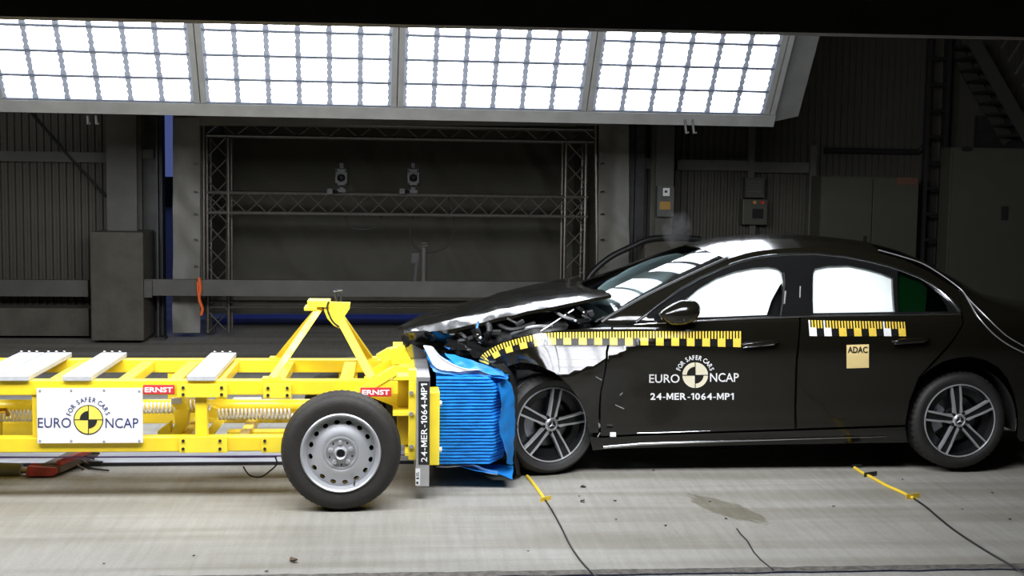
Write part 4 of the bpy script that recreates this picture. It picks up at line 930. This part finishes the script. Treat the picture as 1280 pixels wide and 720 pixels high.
crumple(cv([(612, 455), (626, 462), (636, 475), (640, 500)], -.12), cv([(640, 455), (645, 465), (648, 480), (648, 505)], .10), SATIN, 'torn_liner', 20, 6, .02)
crumple(cv([(640, 500), (643, 530), (642, 560), (645, 592)], -.10), cv([(652, 480), (652, 530), (650, 560), (655, 596)], .16), SATIN, 'torn_liner', 20, 6, .02)
crumple(cv([(640, 452), (660, 448), (690, 450), (712, 466)], .03), cv([(646, 462), (664, 462), (690, 472), (716, 490)], .12), GLOSSB, 'crushed_wing_edge', 20, 6, .014)
rnd = random.Random(3)
for i, (p0, p1, p2, r, m) in enumerate((((556, 421), (575, 426), (596, 420), .016, BLACKP), ((590, 410), (600, 424), (612, 432), .022, GLOSSB), ((620, 404), (640, 412), (668, 404), .014, SATIN), ((640, 418), (664, 409), (690, 408), .012, SILV),
                                          ((700, 392), (724, 402), (752, 398), .018, GLOSSB), ((712, 378), (730, 390), (740, 404), .014, GLOSSB), ((604, 398), (612, 410), (608, 424), .020, SATIN), ((566, 414), (580, 420), (588, 434), .012, SATIN), ((690, 386), (705, 396), (728, 402), .010, SILV))):
    g = MB(); g.tube(spline([pix(*p0, .16+.02*i), pix(*p1, .10), pix(*p2, .16)], 14), r, 8); g.build('engine_hose', m, CAR, True)
for (x, y, w_, h_) in ((562, 424, 9, 6), (585, 432, 10, 5), (620, 416, 14, 7), (650, 404, 12, 6), (712, 396, 12, 7), (738, 392, 9, 8), (598, 414, 5, 12)):
    g = MB(); g.pbox(x-w_/2, y-h_/2, x+w_/2, y+h_/2, .14, .22); M = Matrix.Rotation(rnd.uniform(-.6, .6), 4, 'Y'); c = sum(g.v, Vector())/8; g.v = [M @ (p-c)+c for p in g.v]; g.build('engine_part', rnd.choice((BLACKP, GLOSSB, SATIN)), CAR, bev=.008)
g = MB(); g.tube([pix(676, 414, .10), pix(717, 387, .16)], .005, 6); g.build('bonnet_strut', SILV, CAR, True)
for p, q in (((598, 402), (596, 410)), ((556, 432), (562, 436)), ((634, 398), (646, 404)), ((728, 394), (740, 400)), ((604, 418), (610, 415)), ((570, 428), (566, 423))):
    g = MB(); g.bar(pix(*p, .08), pix(*q, .10), .012, .006); g.build('bright_fragment', CHROME, CAR)
# --- underbody, wheel houses, cabin
g = MB(); cbox(g, 1.50, 3.42, .10, 1.74, .13, .62); g.build('floor_pan', SATIN, CAR)
g = MB(); cbox(g, 3.42, 4.85, .36, 1.50, .20, .70); g.build('rear_floor', SATIN, CAR)
for X in (wf.x, wr.x):
    for s in (0, 1):
        g = MB(); V = []
        for i in range(25):
            a = pi*i/24-.15+.3*i/24*0
            for y in (.05, .36): V.append((X+.385*cos(a), y if s == 0 else 2*YC-y, .335+.385*sin(a)))
        g.add(V, [(2*i, 2*i+1, 2*i+3, 2*i+2) for i in range(24)])
        if X > 2 or s == 1: g.build('wheel_house', HOLE, CAR, True)
g = MB(); cbox(g, 1.50, 2.0, .22, 1.62, .80, .97); g.build('dashboard', SEAT, CAR, bev=.05)
for Y in (.30, 1.02):
    g = MB(); g.prism([(mx(a), mz(c)) for a, c in ((2.30, .42), (2.72, .40), (2.80, .70), (2.92, 1.22), (2.80, 1.27), (2.62, 1.10), (2.58, .62), (2.30, .58))], Y, Y+.50); g.build('front_seat', SEAT, CAR, bev=.05)
g = MB(); g.prism([(mx(a), mz(c)) for a, c in ((3.25, .45), (3.75, .45), (3.95, 1.05), (3.80, 1.10), (3.62, .62), (3.25, .60))], .25, 1.60); g.build('rear_seat', SEAT, CAR, bev=.04)
g = MB(); g.tube([Vector((2.0+.06*sin(2*pi*i/32), .60+.18*cos(2*pi*i/32), .97+.17*sin(2*pi*i/32))) for i in range(33)], .016, 8); g.build('steering_wheel', SEAT, CAR, True)
# passenger airbag billowing under the windscreen
b = MB(); V = []; nu, nv = 32, 18; sl = radians(29)
for i in range(nv+1):
    v = -pi/2+pi*i/nv
    for j in range(nu):
        u = 2*pi*j/nu; p = Vector((.40*cos(v)*cos(u), .44*cos(v)*sin(u), .10*sin(v)))*(1+.08*noise.noise((cos(u)*2, sin(u)*2, v*2)))
        V.append(Vector((1.74+p.x*cos(sl)-p.z*sin(sl), 1.12+p.y, 1.150+p.x*sin(sl)+p.z*cos(sl))))
b.add(V, [(i*nu+j, i*nu+(j+1) % nu, (i+1)*nu+(j+1) % nu, (i+1)*nu+j) for i in range(nv) for j in range(nu)]); b.build('front_airbag', BAG, CAR, True, ang=80)
# --- mirror, handles
mc = cpt(848, 389); b = MB(); V = []; nu, nv = 28, 16
for i in range(nv+1):
    v = -pi/2+pi*i/nv
    for j in range(nu):
        u = 2*pi*j/nu; cx_, cy_, cz_ = cos(v)*cos(u), cos(v)*sin(u), sin(v)
        sx = .142 if cx_ < 0 else .118
        x = sx*(abs(cx_)**.82)*(1 if cx_ > 0 else -1); z = .082*cz_*(1.0 if cx_ > -.2 else 1+.5*(cx_+.2)); x += .03*cz_
        V.append(mc+Vector((x, -.085+.095*cy_, z)))
b.add(V, [(i*nu+j, i*nu+(j+1) % nu, (i+1)*nu+(j+1) % nu, (i+1)*nu+j) for i in range(nv) for j in range(nu)])
mr = b.build('door_mirror', PAINT, CAR, True, ang=80)
g = MB(); g.tube([mc+Vector((-.11, -.05, -.045)), mc+Vector((0, -.165, -.035)), mc+Vector((.10, -.10, -.045))], .006, 6); g.build('mirror_line', CHROME, mr, True)
g = MB(); a = cpt(830, 401); g.add([a+Vector((-.06, -.005, .05)), a+Vector((.07, -.005, .05)), a+Vector((.08, .0, -.02)), a+Vector((-.07, .0, -.01))]+[mc+Vector((-.06, -.07, .02)), mc+Vector((.05, -.07, .02)), mc+Vector((.05, -.06, -.05)), mc+Vector((-.06, -.06, -.05))],
      [(0, 1, 2, 3), (4, 5, 6, 7), (0, 1, 5, 4), (1, 2, 6, 5), (2, 3, 7, 6), (3, 0, 4, 7)]); g.build('mirror_foot', GLOSSB, mr, bev=.01)
for (x0, y0, x1, y1) in ((927, 431.5, 972, 427), (1116, 427.5, 1160, 424)):
    g = MB(); g.tube(spline([cpt(lerp(x0, x1, t), lerp(y0, y1, t), .022 if 0 < t < 1 else .004) for t in (0, .12, .4, .7, .92, 1)], 24), [.010+.010*sin(pi*min(1, max(0, i/23))) for i in range(24)], 10); h = g.build('door_handle', PAINT, CAR, True, ang=80)
    g = MB(); g.tube([cpt(lerp(x0, x1, t), lerp(y0, y1, t)+3.2, .030) for t in (.04, .3, .6, .9)], .0028, 6); g.build('handle_line', CHROME if x0 < 1000 else SATIN, h, True)
g = MB(); q = cpt(1117.5, 428); g.lathe([(0, -.03), (.008, -.028), (.010, -.015)], 10, q); g.build('lock_cap', CHROME, CAR, True)
# --- car wheels
def car_wheel(c, R, W, rz, angs, squash, parent, near=True, loose=0.0):
    M = Matrix.Rotation(rz, 4, 'Z'); s = 1 if near else -1
    if not near: M = M @ Matrix.Rotation(pi, 4, 'Z')
    M = M @ Matrix.Scale(.97, 4); c = Vector(c)
    prof = [(.246, .028), (.250, .004), (.256, -.002), (.272, -.008-loose*.3), (.298, -.010-loose), (R-.020, .004-loose), (R-.006, .020), (R, .035), (R, .048), (R-.007, .052), (R-.007, .060), (R, .064), (R+.001, .092), (R-.007, .096), (R-.007, .104), (R+.001, .108), (R+.001, .138), (R-.007, .142), (R-.007, .150), (R, .154), (R, .19), (R-.02, .215), (.29, .228), (.246, .20)]
    NB = 150
    def mod(i, j, r, y):
        if i % 3 == 0 and j in (6, 7, 8, 19, 20): r -= .007
        a = 2*pi*i/NB
        if sin(a) < 0 and r > .26:
            lim = (c.z-.003)/.97/max(-sin(a), .01)
            if r > lim: y += (-.018 if j < 9 else .012 if j > 16 else 0)*min(1, (r-lim)/.03); r = lim
        return r, y
    b = MB(); b.lathe(prof, NB, c, M, mod); b.build('tyre', RUB, parent, True, ang=45)
    b = MB(); b.lathe([(.250, .006), (.2485, -.004), (.243, -.005), (.240, .002)], 80, c, M); rim = b.build('rim', RIMS, parent, True, ang=60)
    b = MB(); b.lathe([(.240, .002), (.232, .018), (.222, .045), (.178, .052), (.172, .06), (.172, .12), (.168, .19)], 80, c, M); b.build('rim_barrel', RIMD, rim, True, ang=40)
    b = MB(); b.lathe([(0, .105), (.158, .105), (.160, .125), (0, .125)], 56, c, M); b.build('brake_disc', mat('brake_disc', (.14, .14, .145), .35, .9, .1), rim)
    b = MB(); b.lathe([(0, .07), (.07, .075), (.075, .105)], 30, c, M); b.build('disc_bell', RIMD, rim)
    g = MB()
    for i in range(9):
        a0, a1 = radians(140+i*8), radians(148+i*8)
        pts = [Vector((r*cos(a), y, r*sin(a))) for y in (.075, .14) for r, a in ((.10, a0), (.168, a0), (.168, a1), (.10, a1))]
        g.add([M @ p+c for p in pts], [(0, 1, 2, 3), (4, 5, 6, 7), (0, 1, 5, 4), (1, 2, 6, 5), (2, 3, 7, 6), (3, 0, 4, 7)])
    g.build('brake_caliper', mat('caliper_grey', (.38, .40, .43), .4, .5), rim)
    for k, ad in enumerate(angs):
        a = radians(ad); er, et = Vector((cos(a), 0, sin(a))), Vector((-sin(a), 0, cos(a))); yv = Vector((0, 1, 0))
        def P(r, t, y): return M @ (er*r+et*t+yv*y)+c
        g = MB()                                        # dark pocket and flanks
        st = [(.038, .022, .012), (.10, .0225, .004), (.17, .0265, -.003), (.241, .030, .0)]
        V = []
        for r, hw, y in st: V += [P(r, -hw, y+.010), P(r, hw, y+.010), P(r, hw+.004, y+.045), P(r, -hw-.004, y+.045)]
        g.add(V, [(4*i+q, 4*i+(q+1) % 4, 4*i+4+(q+1) % 4, 4*i+4+q) for i in range(3) for q in range(4)]); sp = g.build('spoke', RIMD, rim)
        for sg_ in (-1, 1):
            g = MB(); V = []
            for r, hw, y in st:
                w_ = .0058 if r > .06 else .010
                V += [P(r, sg_*hw-w_, y), P(r, sg_*hw+w_, y), P(r, sg_*hw+w_+.002, y+.03), P(r, sg_*hw-w_-.002, y+.03)]
            g.add(V, [(4*i+q, 4*i+(q+1) % 4, 4*i+4+(q+1) % 4, 4*i+4+q) for i in range(3) for q in range(4)]); g.build('spoke_edge', RIMS, rim)
        a += radians(36); q = Vector((cos(a)*.056, .012, sin(a)*.056)); g = MB(); g.lathe([(0, -.012), (.010, -.010), (.012, .012)], 8, M @ q+c, M); g.build('wheel_bolt', RIMD, rim)
    g = MB(); g.lathe([(.046, .016), (.044, .004), (.036, -.002), (.034, .002), (.030, .004), (0, .0)], 32, c, M); hub = g.build('hub_cap', RIMS, rim, True, ang=40)
    g = MB(); g.lathe([(0, -.001), (.029, .0015)], 24, c, M); g.build('hub_disc', BLK, rim)
    g = MB()
    for k in range(3):
        a = pi/2+2*pi*k/3; er, et = Vector((cos(a), 0, sin(a))), Vector((-sin(a), 0, cos(a)))
        g.add([M @ p+c for p in (er*.027+Vector((0, -.003, 0)), et*.006+Vector((0, -.002, 0)), -et*.006+Vector((0, -.002, 0)), Vector((0, -.006, 0)))], [(0, 1, 3), (0, 3, 2)])
    g.lathe([(.030, -.001), (.0285, -.004), (.027, -.001)], 28, c, M); g.build('star_emblem', RIMS, rim)
car_wheel((wf.x, .075, wf.z), .335, .225, radians(17), (81, 9, -63, -135, 153), 0, CAR, loose=.012)
car_wheel((wr.x, .045, wr.z), .335, .225, 0, (99, 27, -45, -117, 171), 0, CAR)
car_wheel((wf.x-.05, 2*YC-.05, .326), .335, .225, 0, (90, 18, -54, -126, 162), 0, CAR, near=False)
car_wheel((wr.x, 2*YC-.045, .326), .335, .225, 0, (90, 18, -54, -126, 162), 0, CAR, near=False)
# --- print on the body side
cx, cy, R_ = 869, 469, 16
SC = lambda px, py, lift: cpt(px, py, lift)
e0 = [disc2d(cx, cy, R_, a, a+90, 64, R_*.66) for a in (90, 270)]+[disc2d(cx, cy, R_, a, a+90, 64) for a in (0, 180)]
decal(SC, [(.002, 0, s) for s in e0]+[(.003, 1, quad2d(cx-.5, cy-R_, cx+.5, cy+R_)), (.003, 1, quad2d(cx-R_, cy-.5, cx+R_, cy+.5))], 'target_emblem', [CREAM, BLK], fd[0])
decal(SC, [(.002, 0, text_box('EURO', 811.5, 467.8, 849.5, 478.6, .010)), (.002, 0, text_box('NCAP', 887.5, 466.3, 923.5, 477.4, .010)), (.002, 0, text_arc('FOR SAFER CARS', cx, cy, 19.3, 160, 20, 5.6, .020, .82))], 'door_lettering', WPR, fd[0])
decal(SC, [(.002, 0, text_number('24-MER-1064-MP1', 813, 491.3, 917.2, 499.8, .028))], 'test_number', WPR, fd[0])
sq = ([(1058.2+27.9*i/6, 431.2-.8*i/6+29.3*j/6) for j in range(7) for i in range(7)], [(7*j+i, 7*j+i+1, 7*j+i+8, 7*j+i+7) for j in range(6) for i in range(6)])
decal(SC, [(.003, 0, sq)], 'yellow_sticker', mat('pale_yellow_sticker', (.90, .70, .30), .6), rdr[0])
decal(SC, [(.0045, 0, text_box('ADAC', 1059.6, 433.2, 1084.6, 441.4, .03))], 'sticker_lettering', BLK, rdr[0])
def scale_tape(path, widths, pitch, name, parent, slant=0.0, white=()):
    P = spline([(x, y, 0) for x, y in path], 160); L = [0]
    for a, b_ in zip(P, P[1:]): L.append(L[-1]+(b_-a).length)
    def at(s, v):
        s = min(max(s, 0), L[-1]); j = 0
        while j < len(L)-2 and L[j+1] < s: j += 1
        t = (s-L[j])/max(L[j+1]-L[j], 1e-6); p = P[j].lerp(P[j+1], t); d = (P[min(j+2, len(P)-1)]-P[max(j-1, 0)]).normalized()
        wd = lerp(widths[0], widths[1], s/L[-1]); return (p.x-d.y*wd*v+slant*v, p.y+d.x*wd*v)
    def strip(s0, s1, v0, v1):
        n = max(1, int((s1-s0)/4)); V = []
        for i in range(n+1):
            s = lerp(s0, s1, i/n); V += [at(s, v0), at(s, (v0+v1)/2), at(s, v1)]
        return V, [f for i in range(n) for f in ((3*i, 3*i+1, 3*i+4, 3*i+3), (3*i+1, 3*i+2, 3*i+5, 3*i+4))]
    sh = [(.002, 1, strip(0, L[-1], 0, 1))]
    s = 0; k = 0
    while s < L[-1]:
        sh.append((.0032, 2 if k in white else 0, strip(s, min(s+pitch*.5, L[-1]), .46, 1)))
        for q in range(5):
            t = s+pitch*q/5
            if t < L[-1]: sh.append((.0032, 2 if k in white and q == 0 else 0, strip(t, min(t+pitch*.105, L[-1]), 0, .5)))
        s += pitch; k += 1
    return decal(SC, sh, name, [YTAPE, BTAPE, WPR], parent)
scale_tape([(598.5, 451), (602, 444), (611, 437.5), (624, 430.5), (640, 425.2), (662, 419.5), (686, 416), (730, 415), (800, 414.2), (880, 414), (927.5, 414)], (13, 20), 19.3, 'scale_tape', fd[0])
scale_tape([(1010.5, 400), (1050, 401), (1095, 401.6), (1131, 402.3)], (20, 18), 18.6, 'scale_tape', rdr[0], 2.0, (0, 1, 5))
for x0, y0, x1, y1 in ((745, 471, 752, 475), (769, 506, 780, 511), (775, 494, 778, 491), (747, 546, 750, 541)):
    g = MB(); g.bar(cpt(x0, y0, .004), cpt(x1, y1, .006), .006, .005); g.build('paint_chip', SILV, CAR)
g = MB(); g.pbox(763, 541, 770, 546, -.02, .0); g.build('white_fragment', WHT, CAR)
# --- thin white cables taped over the rear pillar; the first also paints the roof-edge highlight
wire([cpt(*p, .006) for p in ((1098, 312.5), (1125, 320), (1152, 329), (1176, 343), (1198, 359), (1205, 366), (1212, 378), (1220, 392), (1231, 406), (1245, 420), (1262, 432), (1284, 443))], .0045, 'measuring_cable', SILV, 'thin white cable over the rear pillar, lower one of two, its start a painted roof edge highlight', 60)
wire([cpt(*p, .006) for p in ((1205, 366), (1214, 377), (1228, 391), (1243, 406), (1260, 421), (1284, 435))], .004, 'measuring_cable', SILV, 'thin white cable over the rear pillar, upper one of two', 40)

# ------------------------------------------------------------------ loose things on the floor
def fl(l, z=.006): return [pixz(a, c, z) for a, c in l]
t = thing('floor_cable', 'taped cable on the floor running forward from the front wheel', 'cable', pixz(690, 650))
g = MB(); g.tube(spline(fl([(659, 595), (668, 606), (676, 617), (681, 624)], .008), 20), .010, 6); g.build('taped_end', TAPEY, t, True)
g = MB(); g.tube(spline(fl([(681, 624), (690, 638), (702, 660), (713, 682), (727, 702), (746, 722)]), 40), .0045, 6); g.build('black_lead', BLACKP, t, True)
g = MB(); p = pixz(682, 626); g.bar(p+Vector((-.035, -.03, .010)), p+Vector((.035, .03, .010)), .03, .004); g.build('tape_strip', TAPEY, t)
t = thing('floor_cable', 'taped cable on the floor running forward from under the rear door', 'cable', pixz(1140, 625))
g = MB(); g.tube(spline(fl([(1068, 584.5), (1078, 591), (1090, 597), (1108, 607), (1124, 614), (1142, 623)], .008), 24), .010, 6); g.build('taped_end', TAPEY, t, True)
g = MB(); g.tube(spline(fl([(1142, 623), (1158, 634), (1172, 646), (1192, 662), (1222, 682), (1252, 700), (1290, 721)]), 40), .0055, 6); g.build('black_lead', BLACKP, t, True)
for (x, y) in ((1088, 595.5), (1141, 623)):
    p = pixz(x, y); g = MB(); g.bar(p+Vector((-.05, -.02, .012)), p+Vector((.05, .02, .012)), .035, .004); g.build('tape_strip', TAPEY if x > 1100 else DKMET, t)
p = pixz(1073, 585); g = MB(); g.bar(p+Vector((-.04, .02, .006)), p+Vector((.03, .02, .006)), .03, .006); g.build('plug', DKMET, t)
def shard(px, py, r, m, lab, seed, group=None):
    q = pixz(px, py); R2 = random.Random(seed); n = 6; b = MB()
    P = [Vector((q.x+r*R2.uniform(.5, 1.2)*cos(2*pi*i/n), q.y+.8*r*R2.uniform(.5, 1.2)*sin(2*pi*i/n), .002+r*R2.uniform(0, .5))) for i in range(n)]
    b.add([p for p in P]+[p+Vector((0, 0, max(.003, r*.25))) for p in P], [tuple(range(n)), tuple(range(2*n-1, n-1, -1))]+[(i, (i+1) % n, n+(i+1) % n, n+i) for i in range(n)])
    tag(b.build('debris_shard', m, org=(q.x, q.y, 0)), lab, 'debris', group)
shard(728, 628, .024, BLACKP, 'largest black plastic shard on the floor before the front wheel', 1)
shard(728.5, 609.5, .017, BLACKP, 'black shard on the floor just right of and below the front wheel', 2)
shard(724, 621, .009, BLACKP, 'small black crumb beside the largest black shard', 3)
shard(367, 702.5, .030, mat('brown_scrap', (.12, .07, .03), .7, 0, .3), 'brown curled scrap on the floor at the front left of the trolley wheel', 4)
shard(817, 589, .010, BLACKP, 'small black crumb at the edge of the car shadow under the front door', 11)
CR = ('below the sill behind the front wheel', 'below the middle of the front door', 'on the left rim of the concrete stain', 'touching the upper left of the concrete stain', 'below the rear door, right of the stain', 'below the rear wheel at the right', 'near the black lead at the far right',
      'on the bare floor left of the trolley wheel', 'at the front floor edge left of the brown scrap', 'between the two floor cables, nearer the left one', 'beside the right floor cable tape', 'just in front of the rear wheel cable', 'at the front floor edge at the far left', 'left of the left black lead')
for i, (x, y, r) in enumerate(((768, 627, .012), (832, 658, .011), (907, 649, .009), (887, 628, .009), (1042, 634, .011), (1240, 617, .010), (1262, 650, .010), (242, 696, .010), (334, 715, .012), (770, 650, .007), (1128, 600, .007), (1203, 637, .006), (130, 706, .008), (660, 690, .006))):
    shard(x, y, r, BLACKP, 'tiny dark crumb '+CR[i], 20+i, 'scattered crash crumbs')
b = MB(); q = fl([(921, 661), (926, 668), (934, 676), (942, 690), (951, 700), (966, 712)], .002); g = MB(); g.tube(q, .004, 5); tag(g.build('floor_crack', BLK), 'thin dark crack line in the floor below the concrete stain', 'crack')
# steam by the right pier
def smoke():
    m = bpy.data.materials.new('steam'); m.use_nodes = True; nt = m.node_tree; nt.nodes.clear(); L = nt.links.new
    o = nt.nodes.new('ShaderNodeOutputMaterial'); v = nt.nodes.new('ShaderNodeVolumePrincipled'); tc = nt.nodes.new('ShaderNodeTexCoord')
    n = nt.nodes.new('ShaderNodeTexNoise'); n.inputs['Scale'].default_value = 7; n.inputs['Detail'].default_value = 4
    le = nt.nodes.new('ShaderNodeVectorMath'); le.operation = 'LENGTH'; mp = nt.nodes.new('ShaderNodeMapping'); mp.inputs['Scale'].default_value = (1/.17, 1/.17, 1/.22)
    L(tc.outputs['Object'], n.inputs[0]); L(tc.outputs['Object'], mp.inputs[0]); L(mp.outputs[0], le.inputs[0])
    r = nt.nodes.new('ShaderNodeMath'); r.operation = 'SUBTRACT'; r.inputs[0].default_value = 1.0; L(le.outputs['Value'], r.inputs[1])
    m1 = nt.nodes.new('ShaderNodeMath'); m1.operation = 'MULTIPLY_ADD'; L(n.outputs['Fac'], m1.inputs[0]); m1.inputs[1].default_value = 2.4; m1.inputs[2].default_value = -1.0; m1.use_clamp = True
    m2 = nt.nodes.new('ShaderNodeMath'); m2.operation = 'MULTIPLY'; m2.use_clamp = True; L(r.outputs[0], m2.inputs[0]); L(m1.outputs[0], m2.inputs[1])
    m3 = nt.nodes.new('ShaderNodeMath'); m3.operation = 'MULTIPLY'; L(m2.outputs[0], m3.inputs[0]); m3.inputs[1].default_value = 34.0
    v.inputs['Color'].default_value = (.9, .9, .9, 1); L(m3.outputs[0], v.inputs['Density']); L(v.outputs[0], o.inputs['Volume']); return m
q = pix(846, 286, 5.2); b = MB(); V = []
for i in range(9):
    a = -pi/2+pi*i/8
    for j in range(16): V.append((q.x+.17*cos(a)*cos(2*pi*j/16), q.y+.17*cos(a)*sin(2*pi*j/16), q.z+.22*sin(a)))
b.add(V, [(i*16+j, i*16+(j+1) % 16, (i+1)*16+(j+1) % 16, (i+1)*16+j) for i in range(8) for j in range(16)])
tag(b.build('steam_puff', smoke(), org=q), 'small pale puff of steam rising behind the windscreen', 'steam')
